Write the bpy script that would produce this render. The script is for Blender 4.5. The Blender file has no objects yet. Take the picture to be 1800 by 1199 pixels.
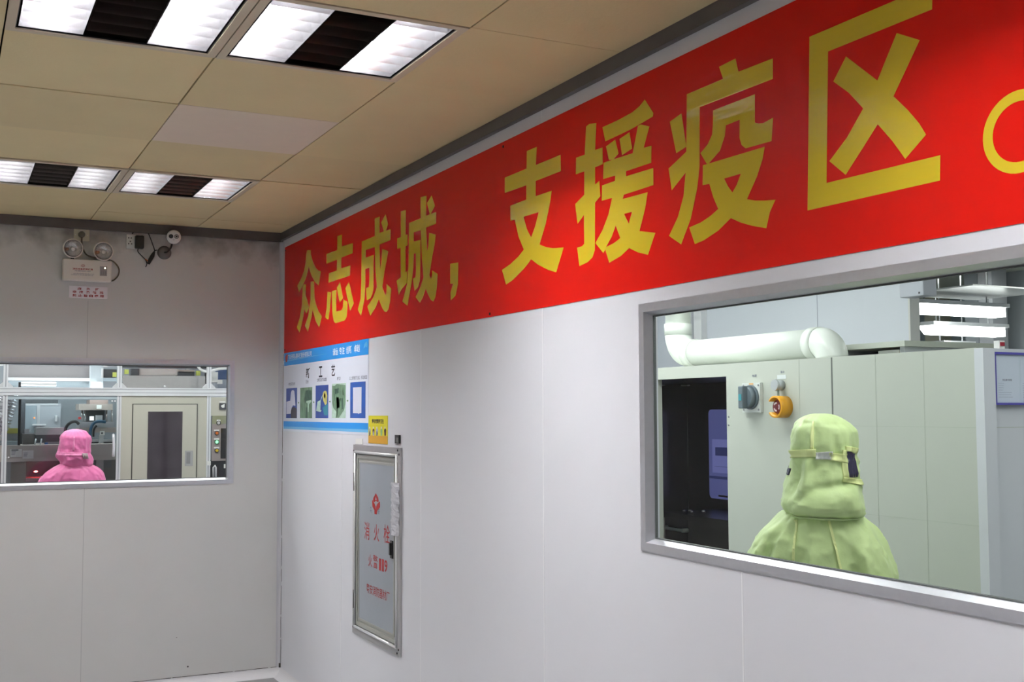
import bpy, bmesh, math, random
from mathutils import Vector, Matrix, noise
from mathutils.geometry import tessellate_polygon

# ------------------------------------------------------------------ camera, world, exposure
SC = bpy.context.scene
COL = SC.collection
PI = math.pi
CAM = Vector((-1.85688, -6.82404, 1.58))
F_PX, YAW, PITCH, ROLL = 1988.64, math.radians(26.7101), math.radians(3.5733), math.radians(-0.2021)
_sy, _cy, _sp, _cp = math.sin(YAW), math.cos(YAW), math.sin(PITCH), math.cos(PITCH)
FWD = Vector((_sy * _cp, _cy * _cp, _sp))
_r0 = Vector((_cy, -_sy, 0.0))
_u0 = _r0.cross(FWD)
RGT = _r0 * math.cos(ROLL) + _u0 * math.sin(ROLL)
UPV = -_r0 * math.sin(ROLL) + _u0 * math.cos(ROLL)
cd = bpy.data.cameras.new('camera')
cd.sensor_width = 36.0
cd.sensor_fit = 'HORIZONTAL'
cd.lens = F_PX / 1800.0 * 36.0
cd.clip_start, cd.clip_end = 0.05, 100
cam = bpy.data.objects.new('camera', cd)
COL.objects.link(cam)
cam.matrix_world = Matrix((
    (RGT.x, UPV.x, -FWD.x, CAM.x), (RGT.y, UPV.y, -FWD.y, CAM.y), (RGT.z, UPV.z, -FWD.z, CAM.z), (0, 0, 0, 1)))
SC.camera = cam
world = bpy.data.worlds.new('world')
SC.world = world
world.use_nodes = True
world.node_tree.nodes['Background'].inputs[0].default_value = (0.5, 0.55, 0.6, 1)
world.node_tree.nodes['Background'].inputs[1].default_value = 0.05
SC.view_settings.view_transform = 'Standard'
SC.view_settings.look = 'None'
SC.view_settings.gamma = 1.0
SC.view_settings.use_curve_mapping = False
SC.view_settings.exposure = 0.0

# lamp strengths (the lamps themselves are built further down)
TUBE = 262.0          # fluorescent tubes of the louvre lights in the corridor
PANEL_B = 20.0        # added unseen ceiling panels of the room behind the far window
PANEL_R = 19.0        # added unseen ceiling panels of the room behind the right-hand window
BATTEN = 7.0
CEIL = 2.6826


def ray(px, py):
    return FWD + RGT * ((px - 900.0) / F_PX) + UPV * ((599.5 - py) / F_PX)


def at(px, py, axis, val):
    """point of the plane (axis = val) seen along the sight line px, py"""
    d = ray(px, py)
    return CAM + d * ((val - CAM[axis]) / d[axis])


# ------------------------------------------------------------------ materials
MATS = {}


def mat(name, color, rough=0.5, metal=0.0, emit=None, strength=0.0, noise_amt=0.0, noise_scale=20.0, bump=0.0,
        bump_scale=60.0, spec=0.5, coat=0.0, sheen=0.0, stretch=(1, 1, 1), trans=0.0):
    if name in MATS:
        return MATS[name]
    m = bpy.data.materials.new(name)
    m.use_nodes = True
    nt = m.node_tree
    b = nt.nodes['Principled BSDF']
    c4 = (color[0], color[1], color[2], 1)
    b.inputs['Base Color'].default_value = c4
    b.inputs['Roughness'].default_value = rough
    b.inputs['Metallic'].default_value = metal
    b.inputs['Specular IOR Level'].default_value = spec
    b.inputs['Coat Weight'].default_value = coat
    b.inputs['Sheen Weight'].default_value = sheen
    if emit:
        b.inputs['Emission Color'].default_value = (emit[0], emit[1], emit[2], 1)
        b.inputs['Emission Strength'].default_value = strength
    if noise_amt or bump:
        tc = nt.nodes.new('ShaderNodeTexCoord')
        mp = nt.nodes.new('ShaderNodeMapping')
        mp.inputs['Scale'].default_value = stretch
        nt.links.new(tc.outputs['Object'], mp.inputs['Vector'])
    if noise_amt:
        n = nt.nodes.new('ShaderNodeTexNoise')
        n.inputs['Scale'].default_value = noise_scale
        n.inputs['Detail'].default_value = 4
        nt.links.new(mp.outputs[0], n.inputs['Vector'])
        mx = nt.nodes.new('ShaderNodeMix')
        mx.data_type = 'RGBA'
        mx.inputs[6].default_value = tuple(max(0, v * (1 - noise_amt)) for v in color) + (1,)
        mx.inputs[7].default_value = tuple(min(1, v * (1 + noise_amt)) for v in color) + (1,)
        nt.links.new(n.outputs['Fac'], mx.inputs[0])
        nt.links.new(mx.outputs[2], b.inputs['Base Color'])
    if bump:
        n2 = nt.nodes.new('ShaderNodeTexNoise')
        n2.inputs['Scale'].default_value = bump_scale
        n2.inputs['Detail'].default_value = 3
        nt.links.new(mp.outputs[0], n2.inputs['Vector'])
        bp = nt.nodes.new('ShaderNodeBump')
        bp.inputs['Strength'].default_value = bump
        bp.inputs['Distance'].default_value = 0.01
        nt.links.new(n2.outputs['Fac'], bp.inputs['Height'])
        nt.links.new(bp.outputs[0], b.inputs['Normal'])
    MATS[name] = m
    return m


def glass_mat(name, tint=(0.93, 0.97, 0.95), refl=1.45):
    if name in MATS:
        return MATS[name]
    m = bpy.data.materials.new(name)
    m.use_nodes = True
    nt = m.node_tree
    nt.nodes.remove(nt.nodes['Principled BSDF'])
    out = nt.nodes['Material Output']
    tr = nt.nodes.new('ShaderNodeBsdfTransparent')
    tr.inputs[0].default_value = tint + (1,)
    gl = nt.nodes.new('ShaderNodeBsdfGlossy')
    gl.inputs['Roughness'].default_value = 0.02
    fr = nt.nodes.new('ShaderNodeFresnel')
    fr.inputs[0].default_value = refl
    mx = nt.nodes.new('ShaderNodeMixShader')
    nt.links.new(fr.outputs[0], mx.inputs[0])
    nt.links.new(tr.outputs[0], mx.inputs[1])
    nt.links.new(gl.outputs[0], mx.inputs[2])
    nt.links.new(mx.outputs[0], out.inputs[0])
    MATS[name] = m
    return m


def wall_back_mat():
    """painted sandwich panel with soot and mould that has crept out of the ceiling joint"""
    m = mat('painted_panel_sooty', (0.66, 0.66, 0.65), 0.42, noise_amt=0.05, noise_scale=3.0)
    nt = m.node_tree
    b = nt.nodes['Principled BSDF']
    src = b.inputs['Base Color'].links[0].from_socket
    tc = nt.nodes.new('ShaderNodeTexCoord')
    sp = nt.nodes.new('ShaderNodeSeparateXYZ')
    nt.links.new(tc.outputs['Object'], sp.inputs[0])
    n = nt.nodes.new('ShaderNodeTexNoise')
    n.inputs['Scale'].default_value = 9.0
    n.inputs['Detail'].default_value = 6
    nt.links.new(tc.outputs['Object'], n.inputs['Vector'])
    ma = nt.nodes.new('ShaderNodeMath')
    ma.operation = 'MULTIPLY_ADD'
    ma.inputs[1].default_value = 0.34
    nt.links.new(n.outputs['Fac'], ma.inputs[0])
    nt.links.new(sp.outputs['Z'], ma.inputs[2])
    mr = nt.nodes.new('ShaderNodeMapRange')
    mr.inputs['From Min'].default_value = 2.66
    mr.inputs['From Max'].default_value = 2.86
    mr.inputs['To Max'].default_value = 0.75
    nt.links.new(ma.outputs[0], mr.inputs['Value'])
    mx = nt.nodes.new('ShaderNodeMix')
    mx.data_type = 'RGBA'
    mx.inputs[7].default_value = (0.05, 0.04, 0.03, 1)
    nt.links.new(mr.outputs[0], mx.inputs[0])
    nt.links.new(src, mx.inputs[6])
    # black specks low on the panel
    v = nt.nodes.new('ShaderNodeTexVoronoi')
    v.inputs['Scale'].default_value = 9.0
    nt.links.new(tc.outputs['Object'], v.inputs['Vector'])
    lt = nt.nodes.new('ShaderNodeMath')
    lt.operation = 'LESS_THAN'
    lt.inputs[1].default_value = 0.045
    nt.links.new(v.outputs['Distance'], lt.inputs[0])
    zl = nt.nodes.new('ShaderNodeMath')
    zl.operation = 'LESS_THAN'
    zl.inputs[1].default_value = 0.28
    nt.links.new(sp.outputs['Z'], zl.inputs[0])
    mu = nt.nodes.new('ShaderNodeMath')
    mu.operation = 'MULTIPLY'
    nt.links.new(lt.outputs[0], mu.inputs[0])
    nt.links.new(zl.outputs[0], mu.inputs[1])
    mx2 = nt.nodes.new('ShaderNodeMix')
    mx2.data_type = 'RGBA'
    mx2.inputs[7].default_value = (0.03, 0.03, 0.03, 1)
    nt.links.new(mu.outputs[0], mx2.inputs[0])
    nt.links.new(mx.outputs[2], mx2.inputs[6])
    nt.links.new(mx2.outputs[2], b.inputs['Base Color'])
    return m


def tile_mat():
    """mineral ceiling boards, every board a slightly different beige"""
    m = mat('ceiling_board', (0.78, 0.65, 0.37), 0.8, noise_amt=0.06, noise_scale=4.0, bump=0.08, bump_scale=90)
    nt = m.node_tree
    b = nt.nodes['Principled BSDF']
    src = b.inputs['Base Color'].links[0].from_socket
    tc = nt.nodes.new('ShaderNodeTexCoord')
    sn = nt.nodes.new('ShaderNodeVectorMath')
    sn.operation = 'MULTIPLY_ADD'
    sn.inputs[1].default_value = (1 / 0.599, 1 / 0.6, 0.01)
    sn.inputs[2].default_value = (0.881, 0.542, 0)
    nt.links.new(tc.outputs['Object'], sn.inputs[0])
    fl = nt.nodes.new('ShaderNodeVectorMath')
    fl.operation = 'FLOOR'
    nt.links.new(sn.outputs[0], fl.inputs[0])
    wn = nt.nodes.new('ShaderNodeTexWhiteNoise')
    nt.links.new(fl.outputs[0], wn.inputs['Vector'])
    hs = nt.nodes.new('ShaderNodeHueSaturation')
    mr = nt.nodes.new('ShaderNodeMapRange')
    mr.inputs['To Min'].default_value = 0.93
    mr.inputs['To Max'].default_value = 1.05
    nt.links.new(wn.outputs['Value'], mr.inputs['Value'])
    nt.links.new(mr.outputs[0], hs.inputs['Value'])
    nt.links.new(src, hs.inputs['Color'])
    nt.links.new(hs.outputs[0], b.inputs['Base Color'])
    return m


# ------------------------------------------------------------------ object helpers
def tag(o, label=None, cat=None, group=None, kind=None):
    if label:
        o['label'] = label
    if cat:
        o['category'] = cat
    if group:
        o['group'] = group
    if kind:
        o['kind'] = kind
    return o


def empty(name, loc, label, cat, group=None):
    o = bpy.data.objects.new(name, None)
    o.empty_display_size = 0.1
    COL.objects.link(o)
    o.location = loc
    bpy.context.view_layer.update()
    return tag(o, label, cat, group)


def link_mesh(name, me, material, parent=None, smooth=False):
    if material is not None and len(me.materials) == 0:
        me.materials.append(material)
    if smooth:
        for p in me.polygons:
            p.use_smooth = True
    o = bpy.data.objects.new(name, me)
    COL.objects.link(o)
    if parent is not None:
        base = Vector((0, 0, 0))
        q = parent
        while q is not None:
            base += q.location
            q = q.parent
        o.parent = parent
        o.location = -base       # vertices are written in world coordinates
    return o


class MB:
    """collects shapes in world coordinates, build() links them as one mesh object"""

    def __init__(self):
        self.bm = bmesh.new()

    def box(self, a, b, bev=0.0, mi=0):
        lo = [min(a[i], b[i]) for i in range(3)]
        hi = [max(a[i], b[i]) for i in range(3)]
        vs = [self.bm.verts.new((x, y, z)) for x in (lo[0], hi[0]) for y in (lo[1], hi[1]) for z in (lo[2], hi[2])]
        fs = []
        for idx in ((0, 1, 3, 2), (4, 6, 7, 5), (0, 4, 5, 1), (2, 3, 7, 6), (0, 2, 6, 4), (1, 5, 7, 3)):
            f = self.bm.faces.new([vs[i] for i in idx])
            f.material_index = mi
            fs.append(f)
        if bev > 0:
            es = list({e for f in fs for e in f.edges})
            bmesh.ops.bevel(self.bm, geom=es, offset=bev, segments=2, profile=0.5, affect='EDGES')
        return self

    def quad(self, pts, mi=0):
        f = self.bm.faces.new([self.bm.verts.new(p) for p in pts])
        f.material_index = mi
        return self

    def prism(self, pts, d, mi=0):
        """closed polygon pts (3d) pushed along vector d"""
        d = Vector(d)
        n = len(pts)
        a = [self.bm.verts.new(p) for p in pts]
        b = [self.bm.verts.new(Vector(p) + d) for p in pts]
        for f in (a, list(reversed(b))):
            self.bm.faces.new(f).material_index = mi
        for i in range(n):
            self.bm.faces.new([a[i], b[i], b[(i + 1) % n], a[(i + 1) % n]]).material_index = mi
        return self

    def plate(self, fr, outer, holes=(), w0=0.0, w1=0.002, mi=0):
        """flat cut-out shape (u, v) with holes on a surface frame fr(u, v, w)"""
        loops = [list(outer)] + [list(h) for h in holes]
        tris = tessellate_polygon([[Vector((p[0], p[1], 0)) for p in l] for l in loops])
        flat = [p for l in loops for p in l]
        top = [self.bm.verts.new(fr(p[0], p[1], w1)) for p in flat]
        for t in tris:
            try:
                self.bm.faces.new([top[i] for i in t]).material_index = mi
            except ValueError:
                pass
        if w1 - w0 > 1e-4:
            bot = [self.bm.verts.new(fr(p[0], p[1], w0)) for p in flat]
            k = 0
            for l in loops:
                n = len(l)
                for i in range(n):
                    j = (i + 1) % n
                    self.bm.faces.new([top[k + i], top[k + j], bot[k + j], bot[k + i]]).material_index = mi
                k += n
        return self

    def rect(self, fr, u0, u1, v0, v1, w0=0.0, w1=0.002, mi=0):
        return self.plate(fr, [(u0, v0), (u1, v0), (u1, v1), (u0, v1)], (), w0, w1, mi)

    def cyl(self, p0, p1, r0, r1=None, n=20, caps=True, mi=0):
        p0, p1 = Vector(p0), Vector(p1)
        r1 = r0 if r1 is None else r1
        ax = (p1 - p0).normalized()
        s = ax.orthogonal().normalized()
        t = ax.cross(s)
        A = [self.bm.verts.new(p0 + (s * math.cos(2 * PI * i / n) + t * math.sin(2 * PI * i / n)) * r0) for i in range(n)]
        B = [self.bm.verts.new(p1 + (s * math.cos(2 * PI * i / n) + t * math.sin(2 * PI * i / n)) * r1) for i in range(n)]
        for i in range(n):
            f = self.bm.faces.new([A[i], A[(i + 1) % n], B[(i + 1) % n], B[i]])
            f.smooth = True
            f.material_index = mi
        if caps:
            self.bm.faces.new(list(reversed(A))).material_index = mi
            self.bm.faces.new(B).material_index = mi
        return self

    def lathe(self, c, axis, prof, n=28, mi=0, a0=0.0, a1=2 * PI):
        """profile [(radius, height along axis)] turned about axis through c"""
        c, ax = Vector(c), Vector(axis).normalized()
        s = ax.orthogonal().normalized()
        t = ax.cross(s)
        full = abs(a1 - a0 - 2 * PI) < 1e-6
        m = n if full else n + 1
        rows = []
        for r, h in prof:
            rows.append([self.bm.verts.new(c + ax * h + (s * math.cos(a0 + (a1 - a0) * i / n) + t * math.sin(a0 + (a1 - a0) * i / n)) * max(r, 1e-5))
                         for i in range(m)])
        for k in range(len(rows) - 1):
            for i in range(n):
                j = (i + 1) % m
                f = self.bm.faces.new([rows[k][i], rows[k][j], rows[k + 1][j], rows[k + 1][i]])
                f.smooth = True
                f.material_index = mi
        return self

    def tube(self, pts, r, n=12, caps=True, mi=0, radii=None, smooth_path=0):
        pts = [Vector(p) for p in pts]
        if smooth_path:
            q = []
            m = len(pts)
            for i in range(m - 1):
                p0, p1, p2, p3 = pts[max(i - 1, 0)], pts[i], pts[i + 1], pts[min(i + 2, m - 1)]
                for k in range(smooth_path):
                    u = k / smooth_path
                    q.append(0.5 * ((2 * p1) + (p2 - p0) * u + (2 * p0 - 5 * p1 + 4 * p2 - p3) * u * u + (3 * p1 - p0 - 3 * p2 + p3) * u ** 3))
            q.append(pts[-1])
            pts = q
        rings = []
        prev = None
        for i, p in enumerate(pts):
            d = (pts[min(i + 1, len(pts) - 1)] - pts[max(i - 1, 0)]).normalized()
            if prev is None:
                s = d.orthogonal().normalized()
            else:
                s = (prev - d * prev.dot(d))
                s = s.normalized() if s.length > 1e-6 else d.orthogonal().normalized()
            prev = s
            t = d.cross(s)
            rr = radii[i] if radii else r
            rings.append([self.bm.verts.new(p + (s * math.cos(2 * PI * k / n) + t * math.sin(2 * PI * k / n)) * rr) for k in range(n)])
        for a, b in zip(rings, rings[1:]):
            for k in range(n):
                f = self.bm.faces.new([a[k], a[(k + 1) % n], b[(k + 1) % n], b[k]])
                f.smooth = True
                f.material_index = mi
        if caps:
            self.bm.faces.new(list(reversed(rings[0]))).material_index = mi
            self.bm.faces.new(rings[-1]).material_index = mi
        return self

    def ball(self, c, r, sc=(1, 1, 1), n=20, mi=0):
        res = bmesh.ops.create_uvsphere(self.bm, u_segments=n, v_segments=n // 2, radius=r)
        for v in res['verts']:
            v.co = Vector((v.co.x * sc[0], v.co.y * sc[1], v.co.z * sc[2])) + Vector(c)
            for f in v.link_faces:
                f.smooth = True
                f.material_index = mi
        return self

    def build(self, name, material, parent=None, mats=None):
        me = bpy.data.meshes.new(name)
        bmesh.ops.recalc_face_normals(self.bm, faces=self.bm.faces[:])
        self.bm.to_mesh(me)
        self.bm.free()
        for m in (mats or [material]):
            me.materials.append(m)
        return link_mesh(name, me, None, parent)


def FR(u, v, w):            # right-hand wall: u = Y, v = Z, w = out into the corridor
    return Vector((-w, u, v))


def FB(u, v, w):            # far wall: u = X, v = Z
    return Vector((u, -w, v))


def text(name, body, cx, cy, width, height, fr, flip, material, parent, w=0.0012, bold=0.0, shear=0.0):
    """lettering that fills width x height around (cx, cy) on surface frame fr; flip = -1 where reading runs towards -u"""
    cu = bpy.data.curves.new(name, 'FONT')
    cu.body = body
    cu.size = 1.0
    cu.align_x = 'LEFT'
    cu.offset = bold
    cu.resolution_u = 3
    ob = bpy.data.objects.new(name, cu)
    me = bpy.data.meshes.new_from_object(ob)
    bpy.data.objects.remove(ob)
    xs = [v.co.x for v in me.vertices]
    ys = [v.co.y for v in me.vertices]
    x0, x1, y0, y1 = min(xs), max(xs), min(ys), max(ys)
    for v in me.vertices:
        a = ((v.co.x - x0) / (x1 - x0) - 0.5) * width
        b = ((v.co.y - y0) / (y1 - y0) - 0.5) * height
        v.co = fr(cx + flip * a, cy + b + shear * a, w)
    me.materials.clear()
    return link_mesh(name, me, material, parent)

# ------------------------------------------------------------------ common materials
M_WALL = mat('painted_panel', (0.71, 0.72, 0.765), 0.38, noise_amt=0.03, noise_scale=2.0, bump=0.02, bump_scale=5)
M_WALLB = wall_back_mat()
M_TILE = tile_mat()
M_PINKTILE = mat('replacement_board', (0.80, 0.68, 0.55), 0.8, noise_amt=0.03)
M_BEIGE = mat('beige_strip', (0.66, 0.57, 0.42), 0.5)
M_DARKTRIM = mat('dark_painted_angle', (0.11, 0.10, 0.10), 0.45, noise_amt=0.3, noise_scale=8)
M_BLACK = mat('black_plastic', (0.012, 0.012, 0.013), 0.35)
M_PLENUM = mat('plenum_dark', (0.02, 0.018, 0.015), 0.9)
M_ALU = mat('brushed_aluminium', (0.68, 0.69, 0.74), 0.34, 0.75, noise_amt=0.05, noise_scale=60)
M_ALU_W = mat('anodised_profile', (0.82, 0.83, 0.85), 0.3, 0.4)
M_ALU_D = mat('dull_aluminium', (0.50, 0.51, 0.53), 0.4, 0.75)
M_WHITE = mat('white_plastic', (0.78, 0.78, 0.76), 0.4)
M_IVORY = mat('ivory_plastic', (0.66, 0.64, 0.52), 0.4)
M_COVE = mat('white_cove', (0.74, 0.74, 0.76), 0.4)
M_FLOOR = mat('floor_epoxy', (0.27, 0.275, 0.28), 0.35, noise_amt=0.25, noise_scale=6)
M_GASKET = mat('grey_gasket', (0.10, 0.11, 0.11), 0.6)
M_GLASS = glass_mat('window_glass')
M_RED = mat('banner_red', (0.60, 0.008, 0.004), 0.34, bump=0.2, bump_scale=3.2, stretch=(1, 0.7, 3.0), spec=0.16)
M_YELLOW = mat('banner_yellow', (0.66, 0.50, 0.025), 0.09, bump=0.35, bump_scale=4.0, stretch=(1, 0.7, 3.0), spec=0.75)
M_INK_RED = mat('red_ink', (0.36, 0.012, 0.012), 0.5)
M_INK_BLACK = mat('black_ink', (0.015, 0.015, 0.03), 0.5)
M_INK_GREY = mat('grey_ink', (0.16, 0.17, 0.24), 0.5)
M_INK_WHITE = mat('white_ink', (0.80, 0.84, 0.90), 0.5)
M_STEEL = mat('stainless_steel', (0.62, 0.61, 0.60), 0.25, 0.95, noise_amt=0.08, noise_scale=30)

# ------------------------------------------------------------------ corridor shell
XL, YN = -4.7, -9.6          # left wall, near end
W_Y0, W_Y1, W_Z0, W_Z1 = -6.27, -4.003, 1.188, 1.881      # opening in the right wall
B_X0, B_X1 = -2.372, -0.310                                # opening in the far wall
BZ0, BZ1 = 1.176, 1.874

b = MB()
b.box((0, YN, 0), (0.05, W_Y0, 2.9)).box((0, W_Y1, 0), (0.05, 0.05, 2.9))
b.box((0, W_Y0, 0), (0.05, W_Y1, W_Z0)).box((0, W_Y0, W_Z1), (0.05, W_Y1, 2.9))
wr = tag(b.build('wall_right', M_WALL), kind='structure')
M_JOINT = mat('panel_joint_bead', (0.86, 0.87, 0.90), 0.35)
for y, z0, z1 in ((-1.164, 0.05, 1.467), (-2.253, 0.05, 2.64), (-3.371, 0.05, 2.64), (-4.451, 0.05, 1.165)):
    j = MB()
    j.box((-0.0008, y - 0.0025, z0), (0.0, y + 0.0025, z1))
    j.build('panel_joint', M_JOINT, wr)
b = MB()
b.box((XL, 0, 0), (B_X0, 0.05, 2.9)).box((B_X1, 0, 0), (0.75, 0.05, 2.9))
b.box((B_X0, 0, 0), (B_X1, 0.05, BZ0)).box((B_X0, 0, BZ1), (B_X1, 0.05, 2.9))
wb = tag(b.build('wall_back', M_WALLB), kind='structure')
M_JOINT_D = mat('panel_joint_grey', (0.50, 0.50, 0.50), 0.5)
for z0, z1 in ((0.05, 1.156), (1.893, 2.22)):
    j = MB()
    j.box((-1.130, -0.0008, z0), (-1.1265, 0.0, z1))
    j.build('panel_joint', M_JOINT_D, wb)
b = MB()
b.box((XL - 0.05, YN, 0), (XL, 0.05, 2.9))
tag(b.build('wall_left', M_WALL), kind='structure')
b = MB()
b.box((XL - 0.05, YN - 0.05, 0), (0.05, YN, 2.9))
tag(b.build('wall_front', M_WALL), kind='structure')
b = MB()
b.box((XL - 0.05, YN - 0.05, -0.05), (9.0, 6.5, 0.0))
tag(b.build('floor', M_FLOOR), kind='structure')

# ceiling: boards laid edge to edge, fixtures take whole cells
GX, GY, SX, SY = -0.5276, -0.3250, 0.5989, 0.6
FIX = [(1, 5), (2, 5), (1, 1), (2, 1), (1, 8), (2, 9), (1, 12), (5, 8), (5, 5), (5, 1)]
random.seed(4)
b = MB()
pink = MB()
ncx, ncy = 8, 17
for i in range(-1, ncx):
    xr = GX - SX * (i - 0) if i >= 0 else 0.0
    xl = GX - SX * i - SX if i >= 0 else GX
    xl = max(xl, XL)
    if xr - xl < 0.03:
        continue
    for j in range(-1, ncy):
        yf = GY - SY * j if j >= 0 else 0.0
        yn = max(GY - SY * j - SY if j >= 0 else GY, YN)
        # the grid cell index counts whole cells from the wall side
        if (i + 1, j) in [(a, c) for a, c in FIX]:
            continue
        if yf - yn < 0.03:
            continue
        z = CEIL + random.uniform(-0.0015, 0.0025)
        ga, gb = 0.0022 + random.uniform(0, 0.001), 0.0009
        t = pink if (i + 1, j) == (1, 3) else b
        t.box((xl + ga, yn + gb, z), (xr - ga, yf - gb, z + 0.012))
ce = tag(b.build('ceiling', M_TILE), kind='structure')
tag(pink.build('ceiling_board', M_PINKTILE, ce), 'paler pinkish replacement ceiling board')
b = MB()
b.box((XL, YN, 2.83), (0.0, 0.0, 2.85))
b.build('plenum_soffit', M_PLENUM, ce)

# dark angle along the tops of the walls, cove in the corner and along the floor
b = MB()
b.box((-0.022, YN, 2.637), (0.0, 0.0, 2.6815))
tag(b.build('trim_1', M_DARKTRIM), kind='structure')
b = MB()
b.box((XL, -0.022, 2.627), (-0.022, 0.0, 2.6815))
tag(b.build('trim_2', M_DARKTRIM), kind='structure')


def cove(p, q, a, c, r, name, m):
    """concave corner strip from p to q; a and c are the two wall directions away from the corner"""
    mb = MB()
    p, q, a, c = Vector(p), Vector(q), Vector(a), Vector(c)
    prof = [Vector((0, 0, 0))]
    ring = []
    for k in range(9):
        th = PI / 2 * k / 8
        ring.append(a * (r - r * math.sin(th)) + c * (r - r * math.cos(th)))
    pts = [p + a * 0.0005 + c * 0.0005] + [p + v for v in ring]
    mb.prism(pts, q - p)
    o = mb.build(name, m)
    return tag(o, kind='structure')


cove((0, 0, 0.05), (0, 0, 2.627), (-1, 0, 0), (0, -1, 0), 0.024, 'trim_3', mat('grey_corner_cove', (0.56, 0.56, 0.60), 0.4))
M_GRIME = mat('joint_grime', (0.045, 0.04, 0.035), 0.8, noise_amt=0.6, noise_scale=30)
random.seed(11)
gm = MB()
zz_ = 0.05
while zz_ < 1.9:
    h_ = random.uniform(0.03, 0.10)
    gm.box((-0.0012, -0.0245 - random.uniform(0.0, 0.0018), zz_), (-0.0002, -0.0205, zz_ + h_))
    zz_ += h_ * random.choice((1.0, 1.0, 1.25))
gm.box((-0.010, -0.016, 0.0505), (-0.0005, -0.0245, 0.075))
gm.build('joint_grime', M_GRIME, wr)
gm = MB()
xx_ = -1.6
while xx_ < -0.03:
    h_ = random.uniform(0.03, 0.12)
    gm.box((xx_, -0.0012, 0.0495), (min(xx_ + h_, -0.02), -0.0002, 0.0515 + random.uniform(0, 0.0012)))
    xx_ += h_ * random.choice((1.0, 1.0, 1.2))
gm.build('joint_grime', M_GRIME, wb)
cove((XL, 0, 0), (0, 0, 0), (0, -1, 0), (0, 0, 1), 0.05, 'baseboard_back', M_COVE)
cove((0, YN, 0), (0, 0, 0), (-1, 0, 0), (0, 0, 1), 0.05, 'baseboard_right', M_COVE)


# windows: aluminium flange on the wall, sloping reveal, gasket, pane
def window(name, fr, u0, u1, v0, v1, depth=0.034, fl=0.0255, rv=0.011):
    """outer flange size u0..u1 x v0..v1 on surface frame fr (w = out of the wall)"""
    root = MB()
    iu0, iu1, iv0, iv1 = u0 + fl, u1 - fl, v0 + fl, v1 - fl
    root.plate(fr, [(u0, v0), (u1, v0), (u1, v1), (u0, v1)], [[(iu0, iv0), (iu1, iv0), (iu1, iv1), (iu0, iv1)]], 0.0005, 0.005)
    ou = [(iu0, iv0), (iu1, iv0), (iu1, iv1), (iu0, iv1)]
    inn = [(iu0 + rv, iv0 + rv), (iu1 - rv, iv0 + rv), (iu1 - rv, iv1 - rv), (iu0 + rv, iv1 - rv)]
    for k in range(4):
        n = (k + 1) % 4
        root.quad([fr(*ou[k], 0.0048), fr(*ou[n], 0.0048), fr(*inn[n], -depth + 0.012), fr(*inn[k], -depth + 0.012)])
    w = root.build(name, M_ALU)
    w['kind'] = 'structure'
    g = MB()
    gi = [(iu0 + rv + 0.003, iv0 + rv + 0.003), (iu1 - rv - 0.003, iv0 + rv + 0.003), (iu1 - rv - 0.003, iv1 - rv - 0.003), (iu0 + rv + 0.003, iv1 - rv - 0.003)]
    g.plate(fr, inn, [gi], -depth + 0.004, -depth + 0.013)
    g.build('gasket', M_GASKET, w)
    p = MB()
    p.rect(fr, iu0 + rv, iu1 - rv, iv0 + rv, iv1 - rv, -depth + 0.006, -depth + 0.011)
    p.build('pane', M_GLASS, w)
    return w


window('window_1', FR, -6.29, -3.985, 1.170, 1.899)
window('window_2', FB, -2.39, -0.292, 1.158, 1.892)


# ------------------------------------------------------------------ louvre lights in the ceiling
M_MIRROR = mat('louvre_mirror', (0.92, 0.92, 0.94), 0.24, 1.0)
M_MIRROR_SHADED = mat('louvre_mirror_shaded', (0.20, 0.18, 0.17), 0.2, 1.0)  # darker copy of the louvre mirror, shade of the unlit strip in its colour
M_REFLECT = mat('white_reflector', (0.88, 0.88, 0.90), 0.35, 0.3)
M_TUBE = mat('lit_tube', (0.9, 0.9, 0.9), 0.5, emit=(1.0, 0.985, 1.0), strength=TUBE)
M_TUBE_OFF = mat('unlit_tube', (0.55, 0.55, 0.55), 0.3)


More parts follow.
